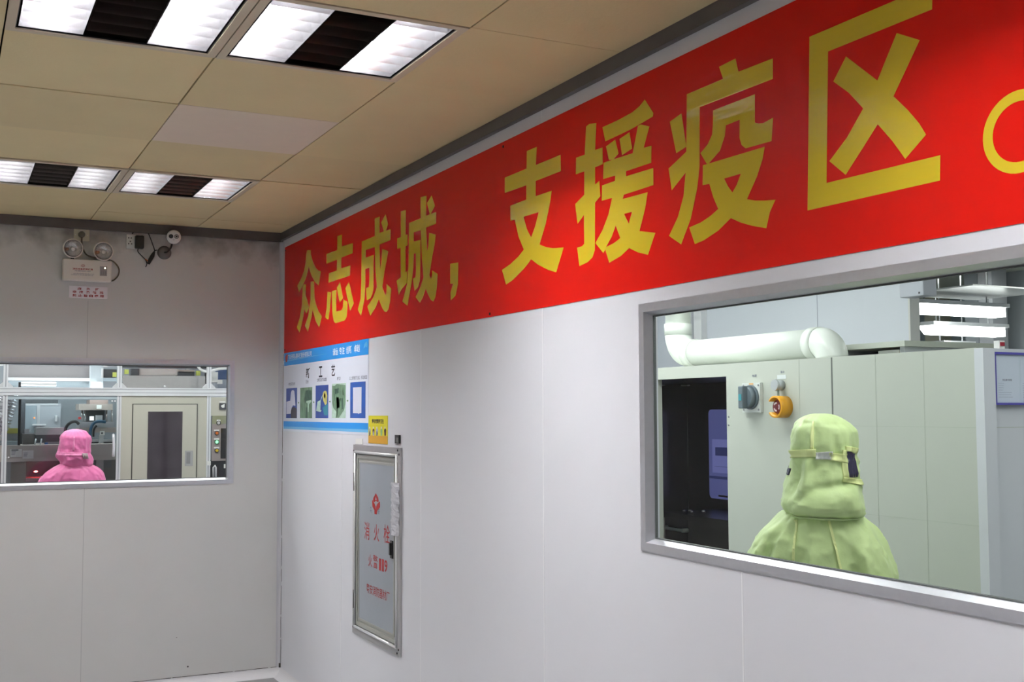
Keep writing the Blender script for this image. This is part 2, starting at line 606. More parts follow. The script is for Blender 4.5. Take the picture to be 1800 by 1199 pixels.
def louvre_light(i, j, label, group=None):
    xr = GX - SX * (i - 1)
    xl = xr - SX
    yf = GY - SY * j
    yn = yf - SY
    cx, cy = (xl + xr) / 2, (yf + yn) / 2
    z = CEIL
    t = empty('louvre_light', (cx, cy, z), label, 'ceiling light', group)
    fr = MB()
    hw, iw = 0.2975, 0.272
    for a, c in (((-hw, -hw), (-iw, hw)), ((iw, -hw), (hw, hw)), ((-iw, -hw), (iw, -iw)), ((-iw, iw), (iw, hw))):
        fr.box((cx + a[0], cy + a[1], z - 0.004), (cx + c[0], cy + c[1], z + 0.006))
    fr.build('frame', M_BEIGE, t)
    ho = MB()
    h = 0.272
    ho.box((cx - h, cy - h, z + 0.118), (cx + h, cy + h, z + 0.122))
    for a, c in (((-h, -h), (-h + 0.003, h)), ((h - 0.003, -h), (h, h)), ((-h, -h), (h, -h + 0.003)), ((-h, h - 0.003), (h, h))):
        ho.box((cx + a[0], cy + a[1], z + 0.0), (cx + c[0], cy + c[1], z + 0.118))
    ho.build('housing', M_BLACK, t)
    sw = 0.177
    L = 0.262
    for k in (-1, 0, 1):
        x0 = cx + k * sw - sw / 2 + 0.002
        x1 = x0 + sw - 0.004
        rf = MB()
        prof = [(x0, z + 0.002), (x0 + 0.012, z + 0.045), (x0 + 0.035, z + 0.090), (x1 - 0.035, z + 0.090), (x1 - 0.012, z + 0.045), (x1, z + 0.002)]
        for (xa, za), (xb, zb) in zip(prof, prof[1:]):
            rf.quad([(xa, cy - L, za), (xb, cy - L, zb), (xb, cy + L, zb), (xa, cy + L, za)])
        rf.quad([(p[0], cy - L, p[1]) for p in prof])
        rf.quad([(p[0], cy + L, p[1]) for p in prof])
        rf.build('reflector', M_MIRROR if k else M_MIRROR_SHADED, t)
        lv = MB()
        nb = 6
        for q in range(nb):
            y = cy - L + (q + 0.5) * 2 * L / nb
            lv.prism([(x0 + 0.003, y, z + 0.002), (x0 + 0.003, y - 0.006, z + 0.047), (x0 + 0.003, y + 0.006, z + 0.047)], (x1 - x0 - 0.006, 0, 0))
        lv.build('louvre', M_MIRROR if k else M_MIRROR_SHADED, t)
        tb = MB()
        xm = (x0 + x1) / 2
        tb.cyl((xm, cy - L + 0.004, z + 0.068), (xm, cy + L - 0.004, z + 0.068), 0.013, n=10)
        tb.build('tube', M_TUBE if k else M_TUBE_OFF, t)
    return t


louvre_light(1, 5, 'square louvre light nearest the red banner in the near ceiling row, unlit middle strip')
louvre_light(2, 5, 'square louvre light cut by the top edge of the photo, left of the near pair')
louvre_light(1, 1, 'far louvre light nearest the room corner, in front of the security camera')
louvre_light(2, 1, 'far louvre light cut by the left edge of the photo')
for ij in ((1, 8), (2, 9), (1, 12), (5, 8), (5, 5), (5, 1)):
    louvre_light(*ij, 'square louvre ceiling light of the corridor beyond the edge of the view', 'louvre lights out of view')

# ------------------------------------------------------------------ red banner
GLYPHS = {"zhong":[[[[-0.5166,2.5116],[-0.592,2.5018],[-0.5896,2.4804],[-0.6262,2.4368],[-0.6828,2.3912],[-0.748,2.3667],[-0.7863,2.3594],[-0.75,2.2837],[-0.6702,2.3132],[-0.6031,2.3592],[-0.5525,2.4129],[-0.5204,2.3727],[-0.4756,2.338],[-0.4116,2.3046],[-0.3604,2.282],[-0.3225,2.327],[-0.3976,2.3573],[-0.4586,2.3973],[-0.491,2.4443],[-0.502,2.4893]],[]],[[[-0.4453,2.3212],[-0.4991,2.3157],[-0.4932,2.2548],[-0.532,2.2205],[-0.5633,2.1742],[-0.5115,2.1414],[-0.477,2.1749],[-0.4432,2.1203],[-0.3783,2.045],[-0.3187,2.078],[-0.3805,2.1339],[-0.4207,2.2017],[-0.4312,2.2717],[-0.4302,2.3072]],[]],[[[-0.5937,2.3212],[-0.66,2.3177],[-0.6696,2.2232],[-0.6951,2.1867],[-0.7463,2.1399],[-0.8104,2.1074],[-0.7627,2.0478],[-0.6975,2.0884],[-0.6377,2.1573],[-0.6095,2.1121],[-0.5444,2.0388],[-0.4828,2.0778],[-0.5495,2.1297],[-0.5921,2.213]],[]]],"zhi":[[[[-1.0775,2.5144],[-1.1549,2.5121],[-1.1507,2.4494],[-1.3325,2.4432],[-1.3296,2.3904],[-1.1437,2.3914],[-1.1448,2.3342],[-1.2896,2.3329],[-1.2879,2.281],[-0.9265,2.281],[-0.9325,2.3318],[-1.0701,2.3316],[-1.0731,2.3885],[-0.8895,2.3888],[-0.8868,2.4432],[-1.0748,2.4401]],[]],[[[-0.9102,2.2343],[-0.9747,2.2237],[-0.9525,2.1297],[-0.9279,2.08],[-0.8728,2.0956],[-0.8976,2.1518]],[]],[[[-0.9886,2.2302],[-1.0652,2.2279],[-1.0647,2.1128],[-1.1489,2.1127],[-1.1754,2.1241],[-1.188,2.1661],[-1.2513,2.1478],[-1.2494,2.1054],[-1.2396,2.0727],[-1.2098,2.0549],[-1.0549,2.0517],[-1.0271,2.061],[-1.0011,2.104],[-0.9928,2.1654]],[]],[[[-1.0719,2.2393],[-1.1259,2.2638],[-1.1772,2.1755],[-1.1239,2.154]],[]],[[[-1.216,2.2207],[-1.2716,2.2502],[-1.3527,2.1319],[-1.296,2.0982]],[]]],"cheng":[[[[-1.6599,2.5194],[-1.7284,2.5175],[-1.7267,2.4383],[-1.7863,2.4375],[-1.7512,2.4848],[-1.8088,2.5161],[-1.8433,2.4635],[-1.8157,2.4359],[-1.8772,2.4346],[-1.8752,2.383],[-1.7299,2.3821],[-1.7275,2.3728],[-1.7412,2.2561],[-1.7534,2.2828],[-1.7674,2.3567],[-1.8481,2.3347],[-1.8268,2.2912],[-1.7969,2.2433],[-1.7693,2.1732],[-1.8102,2.1285],[-1.8258,2.1462],[-1.8279,2.1822],[-1.8903,2.1534],[-1.8766,2.099],[-1.8507,2.059],[-1.8231,2.0485],[-1.7926,2.0561],[-1.7555,2.084],[-1.7202,2.1195],[-1.674,2.0823],[-1.6011,2.0495],[-1.5572,2.0987],[-1.6414,2.1333],[-1.6944,2.1807],[-1.6718,2.2661],[-1.6615,2.3794],[-1.5308,2.381],[-1.53,2.3429],[-1.6453,2.3432],[-1.644,2.2341],[-1.6472,2.181],[-1.6283,2.1521],[-1.6026,2.1346],[-1.5501,2.1296],[-1.5361,2.1912],[-1.5783,2.1923],[-1.5858,2.2226],[-1.585,2.2871],[-1.5254,2.2864],[-1.5263,2.2199],[-1.5167,2.1402],[-1.4639,2.0583],[-1.4155,2.0948],[-1.4559,2.1457],[-1.4656,2.2262],[-1.4681,2.4322],[-1.6609,2.4323]],[]]],"city":[[[[-2.0102,2.497],[-2.0726,2.4938],[-2.0696,2.3805],[-2.0942,2.3793],[-2.0945,2.3286],[-2.0699,2.3282],[-2.0707,2.208],[-2.0915,2.2147],[-2.0918,2.1606],[-2.0278,2.1399],[-1.984,2.1145],[-1.958,2.1837],[-2.0124,2.194],[-2.0076,2.3296],[-1.9658,2.3291],[-1.9628,2.3795],[-2.0111,2.3783]],[]],[[[-2.2505,2.5211],[-2.317,2.5166],[-2.3138,2.4286],[-2.3542,2.4296],[-2.3227,2.4838],[-2.3752,2.5074],[-2.4116,2.456],[-2.3654,2.4291],[-2.4258,2.428],[-2.4226,2.3773],[-2.314,2.3776],[-2.3256,2.2726],[-2.3401,2.2923],[-2.3478,2.3496],[-2.4205,2.332],[-2.4118,2.2999],[-2.3846,2.2479],[-2.3516,2.1659],[-2.3705,2.1467],[-2.3815,2.1626],[-2.3814,2.1832],[-2.4424,2.161],[-2.4338,2.1103],[-2.4177,2.0653],[-2.3959,2.0482],[-2.3685,2.057],[-2.3295,2.0907],[-2.3103,2.112],[-2.2786,2.0781],[-2.2443,2.0559],[-2.1917,2.0861],[-2.2498,2.1245],[-2.284,2.1646],[-2.2642,2.2586],[-2.2523,2.3744],[-2.1702,2.3774],[-2.1704,2.3363],[-2.249,2.333],[-2.2471,2.2168],[-2.2439,2.1558],[-2.2231,2.1272],[-2.1798,2.1138],[-2.1593,2.1714],[-2.1913,2.1746],[-2.197,2.2094],[-2.1943,2.2806],[-2.1706,2.2814],[-2.165,2.222],[-2.1439,2.153],[-2.0961,2.0554],[-2.0319,2.0804],[-2.0894,2.1541],[-2.1072,2.2332],[-2.1121,2.4286],[-2.2521,2.4272]],[]]],"comma":[[[[-2.5743,2.1885],[-2.6563,2.1846],[-2.652,2.0951],[-2.6277,2.0511],[-2.5801,2.0367],[-2.5772,2.0705],[-2.6033,2.103],[-2.5743,2.106]],[]]],"support":[[[[-3.2612,2.5149],[-3.3378,2.5139],[-3.3306,2.4505],[-3.5096,2.4502],[-3.5114,2.3934],[-3.3282,2.3935],[-3.3276,2.3394],[-3.4455,2.3383],[-3.4335,2.2988],[-3.4015,2.2307],[-3.3553,2.1644],[-3.4005,2.1488],[-3.4536,2.1376],[-3.5268,2.1309],[-3.4744,2.0524],[-3.4175,2.0673],[-3.3454,2.093],[-3.2917,2.1191],[-3.2322,2.0907],[-3.1433,2.0599],[-3.0903,2.0494],[-3.0566,2.1085],[-3.1235,2.1214],[-3.1887,2.1407],[-3.2348,2.1618],[-3.1943,2.2122],[-3.1631,2.2812],[-3.1278,2.2812],[-3.1283,2.3385],[-3.2557,2.3398],[-3.2562,2.3912],[-3.0825,2.3939],[-3.0829,2.452],[-3.2587,2.4513]],[[[-3.2339,2.2806],[-3.3492,2.2792],[-3.3237,2.2336],[-3.2925,2.1976],[-3.2576,2.2345]]]]],"aid":[[[[-3.6814,2.508],[-3.7023,2.5116],[-3.7461,2.5047],[-3.7367,2.4188],[-3.7824,2.4169],[-3.7832,2.3632],[-3.7359,2.3625],[-3.735,2.3068],[-3.7615,2.3138],[-3.7668,2.2634],[-3.7341,2.2484],[-3.7299,2.095],[-3.7153,2.0739],[-3.6837,2.0616],[-3.6314,2.0552],[-3.6175,2.1181],[-3.6481,2.1187],[-3.6638,2.1245],[-3.6634,2.2204],[-3.6214,2.1963],[-3.6064,2.2651],[-3.6662,2.2855],[-3.6673,2.3628],[-3.6115,2.3631],[-3.6152,2.4181],[-3.6709,2.4171]],[]],[[[-3.7834,2.4823],[-3.8768,2.4833],[-3.9581,2.4884],[-3.9976,2.4971],[-4.0272,2.5106],[-4.0717,2.4589],[-4.0692,2.4488],[-3.9492,2.4377],[-3.7999,2.4328]],[]],[[[-3.8039,2.416],[-3.8591,2.4258],[-3.8774,2.378],[-3.8472,2.3649],[-3.8202,2.3695]],[]],[[[-3.884,2.4222],[-3.941,2.4308],[-3.9544,2.3773],[-3.8978,2.3684]],[]],[[[-3.9887,2.4396],[-4.0043,2.4404],[-4.0499,2.4234],[-4.0183,2.366],[-4.06,2.3635],[-4.0575,2.3129],[-3.9188,2.3142],[-3.9193,2.2987],[-4.0676,2.2952],[-4.0674,2.2444],[-3.9053,2.2439],[-3.8986,2.2318],[-4.0369,2.2286],[-4.0223,2.1807],[-3.9903,2.1192],[-4.0749,2.1019],[-4.0348,2.0419],[-3.9814,2.0559],[-3.9329,2.0752],[-3.8857,2.0571],[-3.8173,2.0442],[-3.7942,2.0889],[-3.7811,2.0793],[-3.7338,2.1174],[-3.778,2.1523],[-3.8148,2.1965],[-3.8376,2.2458],[-3.7752,2.2474],[-3.7778,2.2958],[-3.8552,2.2965],[-3.8572,2.3127],[-3.785,2.315],[-3.7885,2.3668],[-3.8497,2.3657],[-3.9573,2.3623],[-3.9722,2.3976]],[[[-3.8569,2.1564],[-3.8826,2.1127],[-3.8452,2.1023],[-3.7986,2.096],[-3.833,2.1241]],[[-3.9059,2.1843],[-3.9508,2.1837],[-3.9318,2.1495]]]]],"epidemic":[[[[-4.3897,2.5091],[-4.4609,2.5119],[-4.4722,2.4731],[-4.6105,2.4693],[-4.6091,2.4169],[-4.2999,2.4202],[-4.2953,2.2537],[-4.2835,2.1972],[-4.2514,2.1164],[-4.2035,2.0502],[-4.1445,2.0824],[-4.1896,2.1306],[-4.2182,2.1859],[-4.2298,2.2505],[-4.161,2.2122],[-4.1463,2.2783],[-4.1851,2.2917],[-4.2342,2.3094],[-4.2402,2.4719],[-4.4065,2.4713]],[]],[[[-4.1556,2.4131],[-4.2133,2.4238],[-4.2345,2.3232],[-4.1856,2.3149]],[]],[[[-4.3604,2.3965],[-4.5379,2.3958],[-4.5359,2.3222],[-4.5506,2.3159],[-4.5698,2.3131],[-4.6076,2.3179],[-4.5998,2.2598],[-4.497,2.263],[-4.4806,2.275],[-4.4724,2.2961],[-4.4743,2.3439],[-4.4159,2.3427],[-4.4096,2.3143],[-4.3876,2.2795],[-4.3367,2.2545],[-4.3279,2.2562],[-4.3006,2.291],[-4.3343,2.3086],[-4.3545,2.331],[-4.3587,2.3568]],[]],[[[-4.311,2.2551],[-4.5732,2.251],[-4.5641,2.2217],[-4.5406,2.1803],[-4.4988,2.1288],[-4.5325,2.1197],[-4.5707,2.1132],[-4.6111,2.1084],[-4.5887,2.0805],[-4.5738,2.0416],[-4.5179,2.0562],[-4.472,2.0715],[-4.4304,2.0899],[-4.3753,2.0643],[-4.3098,2.047],[-4.2686,2.0423],[-4.2432,2.0926],[-4.2962,2.0982],[-4.3405,2.1092],[-4.3767,2.1233],[-4.3561,2.1576],[-4.339,2.1983],[-4.3082,2.2004]],[[[-4.4047,2.2007],[-4.4753,2.2003],[-4.4578,2.1744],[-4.4389,2.1571],[-4.4201,2.177]]]]],"zone":[[[[-4.7466,2.4837],[-5.1291,2.4816],[-5.1252,2.4286],[-4.8095,2.4293],[-4.795,2.1169],[-5.1368,2.1132],[-5.134,2.0599],[-4.7277,2.0621]],[]],[[[-4.8685,2.4005],[-4.9645,2.318],[-5.0251,2.4079],[-5.0894,2.3729],[-5.0111,2.2703],[-5.0509,2.2301],[-5.0817,2.1937],[-5.1001,2.1649],[-5.0404,2.1247],[-5.0051,2.1712],[-4.9624,2.2192],[-4.9191,2.179],[-4.8588,2.1243],[-4.8061,2.1669],[-4.8658,2.2104],[-4.9189,2.2657],[-4.8751,2.3129],[-4.8251,2.3529]],[]]]}
CH = {'zhong': '众', 'zhi': '志', 'cheng': '成', 'city': '城', 'comma': ',', 'support': '支', 'aid': '援', 'epidemic': '疫', 'zone': '区'}
ban = MB()
BY0, BY1, BZa, BZb = -5.72, -0.042, 1.940, 2.590
ban.rect(FR, BY0, BY1, BZa, BZb, 0.0011, 0.0018)
banner = ban.build('banner', M_RED)
tag(banner, 'long red banner with big yellow Chinese characters across the right-hand wall', 'banner')
for k in GLYPHS:
    g = MB()
    for outer, holes in GLYPHS[k]:
        g.plate(FR, outer, holes, 0.0019, 0.0022)
    g.build('printed_comma' if k == 'comma' else 'printed_character', M_YELLOW, banner)


def ell(cy, cz, ry, rz, n=48):
    return [(cy + ry * math.cos(2 * PI * i / n), cz + rz * math.sin(2 * PI * i / n)) for i in range(n)]


g = MB()
g.plate(FR, ell(-5.3315, 2.1197, 0.0857, 0.0815), [ell(-5.3315, 2.1197, 0.0621, 0.0594)], 0.0019, 0.0022)
g.build('printed_full_stop', M_YELLOW, banner)
for y, z in ((-0.06, 2.57), (-0.06, 1.96), (-2.95, 1.952), (-3.07, 2.572)):
    g = MB()
    g.cyl(FR(y, z, 0.0016), FR(y, z, 0.0045), 0.006, 0.004, n=10)
    g.build('pin', M_BLACK, banner)

# ------------------------------------------------------------------ blue and white process poster
PY0, PY1, PZ0, PZ1 = -1.577, -0.046, 1.468, 1.9395
M_PAPER = mat('poster_white', (0.72, 0.76, 0.86), 0.35)
M_BLUE = mat('poster_blue', (0.012, 0.30, 0.80), 0.35)
M_SKY = mat('poster_sky', (0.15, 0.48, 0.82), 0.35)
M_NAVY = mat('poster_navy', (0.025, 0.07, 0.32), 0.4, noise_amt=0.35, noise_scale=7)
M_GREENP = mat('poster_green', (0.15, 0.27, 0.17), 0.4, noise_amt=0.9, noise_scale=38, stretch=(1, 1, 0.45))
M_PALEG = mat('poster_pale_green', (0.48, 0.66, 0.56), 0.4, noise_amt=0.4, noise_scale=40)
M_DGREEN = mat('poster_dark_green', (0.04, 0.10, 0.07), 0.4, noise_amt=0.8, noise_scale=45)
M_PALE = mat('poster_pale', (0.66, 0.68, 0.80), 0.4)
M_SUN = mat('poster_sunny', (0.62, 0.58, 0.16), 0.4, noise_amt=0.4, noise_scale=25)
M_GOLD = mat('poster_gold', (0.42, 0.34, 0.02), 0.4)
M_TEAL = mat('poster_teal', (0.03, 0.25, 0.33), 0.4)
M_CHAR = mat('poster_charcoal', (0.035, 0.03, 0.045), 0.4)
M_LEAF = mat('poster_leaf', (0.12, 0.28, 0.10), 0.5)


def pw(px, py):
    p = at(px, py, 0, 0.0)
    return (p.y, p.z)


def pp(pts):
    return [pw(*q) for q in pts]


b = MB()
b.rect(FR, PY0, PY1, PZ0, PZ1, 0.0005, 0.0015)
poster = b.build('poster', M_PAPER)
tag(poster, 'blue and white process poster with five pictures under the left end of the red banner', 'poster')
b = MB()
b.rect(FR, PY0, PY1, 1.862, PZ1, 0.0016, 0.0019)
hd = b.build('heading_band', M_BLUE, poster)
b = MB()
b.plate(FR, [(PY1, 1.886), (-0.55, 1.893), (-0.9, 1.896), (-0.9, 1.8965), (-0.5, 1.897), (PY1, 1.893)], (), 0.0020, 0.0022)
b.build('swoosh', M_SKY, hd)
b = MB()
b.rect(FR, PY0, PY1, 1.4955, 1.527, 0.0016, 0.0019)
b.build('bottom_band', M_BLUE, poster)
b = MB()
b.rect(FR, PY0, PY1, 1.481, 1.4955, 0.0016, 0.0019)
b.build('bottom_stripe', M_SKY, poster)
b = MB()
b.plate(FR, pp([(503, 637), (502, 628), (504, 623.5), (507, 623), (506.5, 631), (505, 636)]), (), 0.0020, 0.0023)
b.build('logo', mat('poster_red', (0.55, 0.04, 0.05), 0.4), hd)
b = MB()
b.plate(FR, pp([(640, 613), (641, 606), (643, 602), (646, 600), (646, 604), (643.5, 609)]), (), 0.0020, 0.0022)
b.plate(FR, pp([(644, 611), (645, 606), (646.5, 603), (646.5, 609)]), (), 0.0020, 0.0022)
b.build('bird_mark', M_SKY, hd)
text('company_name', '广东轩辉弘德科技股份有限公司', -0.372, 1.912, 0.50, 0.030, FR, -1, M_INK_WHITE, hd, 0.0023, 0.012)
for s, c in (('诚信', -1.055), ('专注', -1.165), ('创新', -1.28), ('卓越', -1.405)):
    text('slogan', s, c, 1.900, 0.088, 0.040, FR, -1, M_INK_WHITE, hd, 0.0023, 0.018)
for s, c, w in (('新', -0.553, 0.076), ('工', -0.795, 0.062), ('艺', -1.018, 0.066)):
    text('title_character', s, c, 1.803, w, 0.060, FR, -1, M_INK_BLACK, poster, 0.002, 0.02)
for s, px, py, w in (('冲热风无纺布', 513.5, 675, 0.145), ('压合', 540.5, 671, 0.055), ('全棉压边打孔成型', 566, 667.5, 0.18), ('裁切', 596, 665.5, 0.058), ('以上裁断打孔成、折边成型', 630, 664, 0.27)):
    y, z = pw(px, py)
    text('caption', s, y, z, w, 0.019, FR, -1, M_INK_GREY, poster, 0.002, 0.008)
for px, py in ((525.4, 708), (552, 707), (580.5, 706), (611.5, 704.5)):
    y, z = pw(px, py)
    a = MB()
    a.plate(FR, [(y + 0.012, z - 0.003), (y + 0.012, z + 0.003), (y - 0.002, z + 0.003), (y - 0.002, z + 0.007), (y - 0.013, z), (y - 0.002, z - 0.007), (y - 0.002, z - 0.003)], (), 0.0016, 0.002)
    a.build('arrow', M_LEAF, poster)


def picture(quad, bg, layers):
    q = pp(quad)
    ys = [p[0] for p in q]
    zs = [p[1] for p in q]
    b = MB()
    b.rect(FR, min(ys), max(ys), min(zs), max(zs), 0.0016, 0.0019)
    o = b.build('picture', bg, poster)
    for nm, m, polys in layers:
        c = MB()
        for k, pts in enumerate(polys):
            c.plate(FR, pp([(495 + x / 11.25, 660 + y / 11.25) for x, y in pts]), (), 0.0019, 0.0021 + 0.0001 * (k % 3))
        c.build(nm, m, o)
    return o


picture([(503.8, 683), (522.3, 735.3)], M_NAVY, [
    ('pictured_strip', M_PALE, [[(103, 520), (178, 500), (190, 350), (205, 300), (235, 288), (258, 310), (272, 450), (280, 600), (235, 590), (205, 640), (185, 760), (103, 765)]]),
    ('pictured_roller', M_CHAR, [[(190, 845), (190, 690), (212, 640), (245, 618), (280, 640), (305, 660), (303, 845)]])])
picture([(528.3, 682), (549, 735.3)], M_GREENP, [
    ('pictured_press', M_DGREEN, [[(460, 470), (480, 300), (540, 290), (600, 300), (600, 480), (500, 495), (470, 560)], [(480, 840), (490, 640), (510, 620), (520, 840)]]),
    ('pictured_sheet', M_PALEG, [[(485, 520), (590, 485), (595, 520), (545, 570), (545, 720), (525, 730), (525, 560)]])])
picture([(555.5, 678), (577.5, 735.3)], M_NAVY, [
    ('pictured_flower', M_SUN, [[(815, 400), (830, 330), (862, 300), (895, 318), (910, 400), (900, 560), (870, 590), (850, 540), (830, 500)]]),
    ('pictured_flower_eye', M_GOLD, [[(838, 420), (845, 370), (862, 360), (875, 390), (870, 440), (855, 460)]]),
    ('pictured_frame', M_PALEG, [[(690, 700), (715, 520), (775, 490), (810, 390), (815, 410), (780, 500), (772, 690), (800, 685), (775, 725)]]),
    ('pictured_shade', M_TEAL, [[(815, 640), (920, 560), (920, 790), (850, 790)]])])
picture([(584.2, 675), (608.3, 735.3)], M_PALEG, [
    ('pictured_machine', M_GREENP, [[(1005, 200), (1050, 210), (1100, 170), (1270, 190), (1270, 540), (1245, 680), (1140, 838), (1075, 838), (1090, 720), (1030, 640), (1005, 540)]]),
    ('pictured_column', M_DGREEN, [[(1090, 430), (1140, 430), (1150, 640), (1095, 660)], [(1185, 460), (1225, 440), (1225, 660), (1195, 680)], [(1060, 270), (1140, 250), (1130, 350), (1065, 370)]]),
    ('pictured_rail', M_PALEG, [[(1148, 470), (1200, 455), (1200, 470), (1160, 485), (1158, 700), (1148, 720)]]), ('pictured_rail', M_PALEG, [[(1098, 660), (1112, 660), (1108, 820), (1095, 820)]]),
    ('pictured_rail', M_PALEG, [[(1050, 290), (1058, 285), (1060, 560), (1050, 560)]]), ('pictured_rail', M_PALEG, [[(1220, 200), (1230, 200), (1230, 400), (1220, 410)]])])
picture([(616.3, 672.5), (643, 735.3)], mat('poster_royal', (0.02, 0.10, 0.42), 0.4, noise_amt=0.25, noise_scale=6), [
    ('pictured_sheet', M_PALE, [[(1418, 745), (1420, 240), (1590, 228), (1585, 745), (1545, 745), (1535, 770), (1520, 748)]])])

# ------------------------------------------------------------------ yellow notice by the hydrant cabinet
M_NY = mat('notice_yellow', (0.72, 0.66, 0.02), 0.4)
M_NO = mat('notice_orange', (0.66, 0.36, 0.03), 0.4)
b = MB()
NY0, NY1, NZ0, NZ1 = -1.846, -1.5805, 1.430, 1.563
b.rect(FR, NY0, NY1, NZ0, NZ1, 0.0005, 0.0018)
nt_ = b.build('notice', M_NY)
tag(nt_, 'small yellow and orange notice sheet above the fire hydrant cabinet', 'notice')
b = MB()
b.rect(FR, NY0, NY1, NZ0, 1.468, 0.0019, 0.0022)
b.build('orange_field', M_NO, nt_)
text('heading', '请自觉爱护卫生', -1.713, 1.5365, 0.165, 0.022, FR, -1, M_INK_BLACK, nt_, 0.0023, 0.03)
M_PIC = [mat('figure_%s' % n, c, 0.5) for n, c in (('grey', (0.45, 0.45, 0.42)), ('brown', (0.10, 0.03, 0.015)), ('blue', (0.42, 0.46, 0.66)), ('green', (0.32, 0.55, 0.28)), ('dark', (0.05, 0.03, 0.03)))]
for k, (px, m1, m2) in enumerate(((650.8, 0, 4), (657.2, 1, 2), (663.4, 2, 4), (671.2, 3, 3), (677.8, 4, 1))):
    y, z = pw(px, 758)
    f = MB()
    f.plate(FR, [(y - 0.014, z + 0.006), (y - 0.010, z - 0.020), (y + 0.010, z - 0.020), (y + 0.014, z + 0.004), (y + 0.006, z + 0.012), (y - 0.006, z + 0.012)], (), 0.0019, 0.0024, mi=0)
    f.plate(FR, [(y - 0.010, z - 0.012), (y - 0.004, z - 0.022), (y + 0.006, z - 0.022), (y + 0.004, z - 0.004), (y - 0.002, z + 0.002)], (), 0.0024, 0.0027, mi=1)
    f.plate(FR, ell(y + 0.002, z + 0.016, 0.006, 0.006, 10), (), 0.0019, 0.0026, mi=2)
    f.build('pictured_figure', None, nt_, mats=[M_PIC[m1], M_PIC[m2], M_PALE])

# ------------------------------------------------------------------ fire hydrant cabinet let into the wall
M_CAB = mat('cabinet_grey_door', (0.31, 0.345, 0.385), 0.4, noise_amt=0.05, noise_scale=10)
M_CABF = mat('cabinet_frame', (0.50, 0.50, 0.51), 0.38, 0.55, noise_amt=0.1, noise_scale=14)
M_CABG = mat('cabinet_inner_rim', (0.40, 0.41, 0.38), 0.45, 0.3)
CY0, CY1, CZ0, CZ1 = -2.029, -1.378, 0.490, 1.4185
cab = empty('fire_hydrant_cabinet', (0, (CY0 + CY1) / 2, CZ0), 'grey fire hydrant cabinet with red lettering set in the right-hand wall', 'cabinet')
fw = 0.040
b = MB()
b.plate(FR, [(CY0, CZ0), (CY1, CZ0), (CY1, CZ1), (CY0, CZ1)], [[(CY0 + fw, CZ0 + fw), (CY1 - fw, CZ0 + fw), (CY1 - fw, CZ1 - fw), (CY0 + fw, CZ1 - fw)]], 0.0004, 0.010)
fo = [(CY0 + fw, CZ0 + fw), (CY1 - fw, CZ0 + fw), (CY1 - fw, CZ1 - fw), (CY0 + fw, CZ1 - fw)]
fi = [(CY0 + fw - 0.006, CZ0 + fw - 0.006), (CY1 - fw + 0.006, CZ0 + fw - 0.006), (CY1 - fw + 0.006, CZ1 - fw + 0.006), (CY0 + fw - 0.006, CZ1 - fw + 0.006)]
b.plate(FR, fi, [fo], 0.010, 0.018)
b.build('frame', M_CABF, cab)
b = MB()
q = [FR(CY0 + fw - 0.004, CZ0 + fw - 0.004, 0.012), FR(CY1 - fw + 0.004, CZ0 + fw - 0.004, 0.012), FR(CY1 - fw + 0.004, CZ1 - fw + 0.004, 0.012), FR(CY0 + fw - 0.004, CZ1 - fw + 0.004, 0.012)]
for k in range(4):
    b.cyl(q[k], q[(k + 1) % 4], 0.007, n=12)
    b.ball(q[k], 0.007, n=10)
b.build('rounded_lip', M_ALU_W, cab)
d0, d1, e0, e1 = CY0 + fw + 0.008, CY1 - fw - 0.008, CZ0 + fw + 0.006, CZ1 - fw - 0.006
b = MB()
b.rect(FR, CY0 + fw, CY1 - fw, CZ0 + fw, CZ1 - fw, 0.0003, 0.0008)
b.build('shadow_gap', M_GASKET, cab)
b = MB()
b.rect(FR, d0, d1, e0, e1, 0.0010, 0.004)
b.plate(FR, [(d0, e0), (d1, e0), (d1, e1), (d0, e1)], [[(d0 + 0.018, e0 + 0.018), (d1 - 0.018, e0 + 0.018), (d1 - 0.018, e1 - 0.018), (d0 + 0.018, e1 - 0.018)]], 0.004, 0.008)
b.plate(FR, [(d0 + 0.030, e0 + 0.030), (d1 - 0.030, e0 + 0.030), (d1 - 0.030, e1 - 0.030), (d0 + 0.030, e1 - 0.030)],
        [[(d0 + 0.040, e0 + 0.040), (d1 - 0.040, e0 + 0.040), (d1 - 0.040, e1 - 0.040), (d0 + 0.040, e1 - 0.040)]], 0.004, 0.007)
door = b.build('door', M_CABG, cab)
b = MB()
b.rect(FR, d0 + 0.040, d1 - 0.040, e0 + 0.040, e1 - 0.040, 0.004, 0.0055)
b.build('door_panel', M_CAB, door)
for z in (1.235, 0.66):
    b = MB()
    b.cyl(FR(CY1 - fw + 0.004, z - 0.045, 0.014), FR(CY1 - fw + 0.004, z + 0.045, 0.014), 0.006, n=10)
    b.build('hinge', M_BLACK, cab)
b = MB()
b.rect(FR, -1.940, -1.912, 0.915, 0.995, 0.008, 0.013)
b.rect(FR, -1.933, -1.919, 0.93, 0.985, 0.013, 0.022)
b.build('handle', M_BLACK, door)
for y, z in ((CY0 + 0.012, CZ1 - 0.03), (CY0 + 0.03, CZ1 - 0.012), (CY0 + 0.012, CZ0 + 0.03), (CY0 + 0.03, CZ0 + 0.012), (CY1 - 0.012, CZ0 + 0.03), (CY1 - 0.012, CZ1 - 0.03)):
    b = MB()
    b.cyl(FR(y, z, 0.0095), FR(y, z, 0.0125), 0.005, n=10)
    b.build('screw', M_BLACK, cab)
e5 = lambda pts: [pw(600 + x / 5.707, 750 + y / 5.71) for x, y in pts]
b = MB()
b.plate(FR, e5([(358, 668), (381, 712), (387, 750), (374, 757), (358, 742), (344, 757), (331, 748), (334, 715)]), [e5([(357, 703), (368, 735), (349, 735)])], 0.0056, 0.0062)
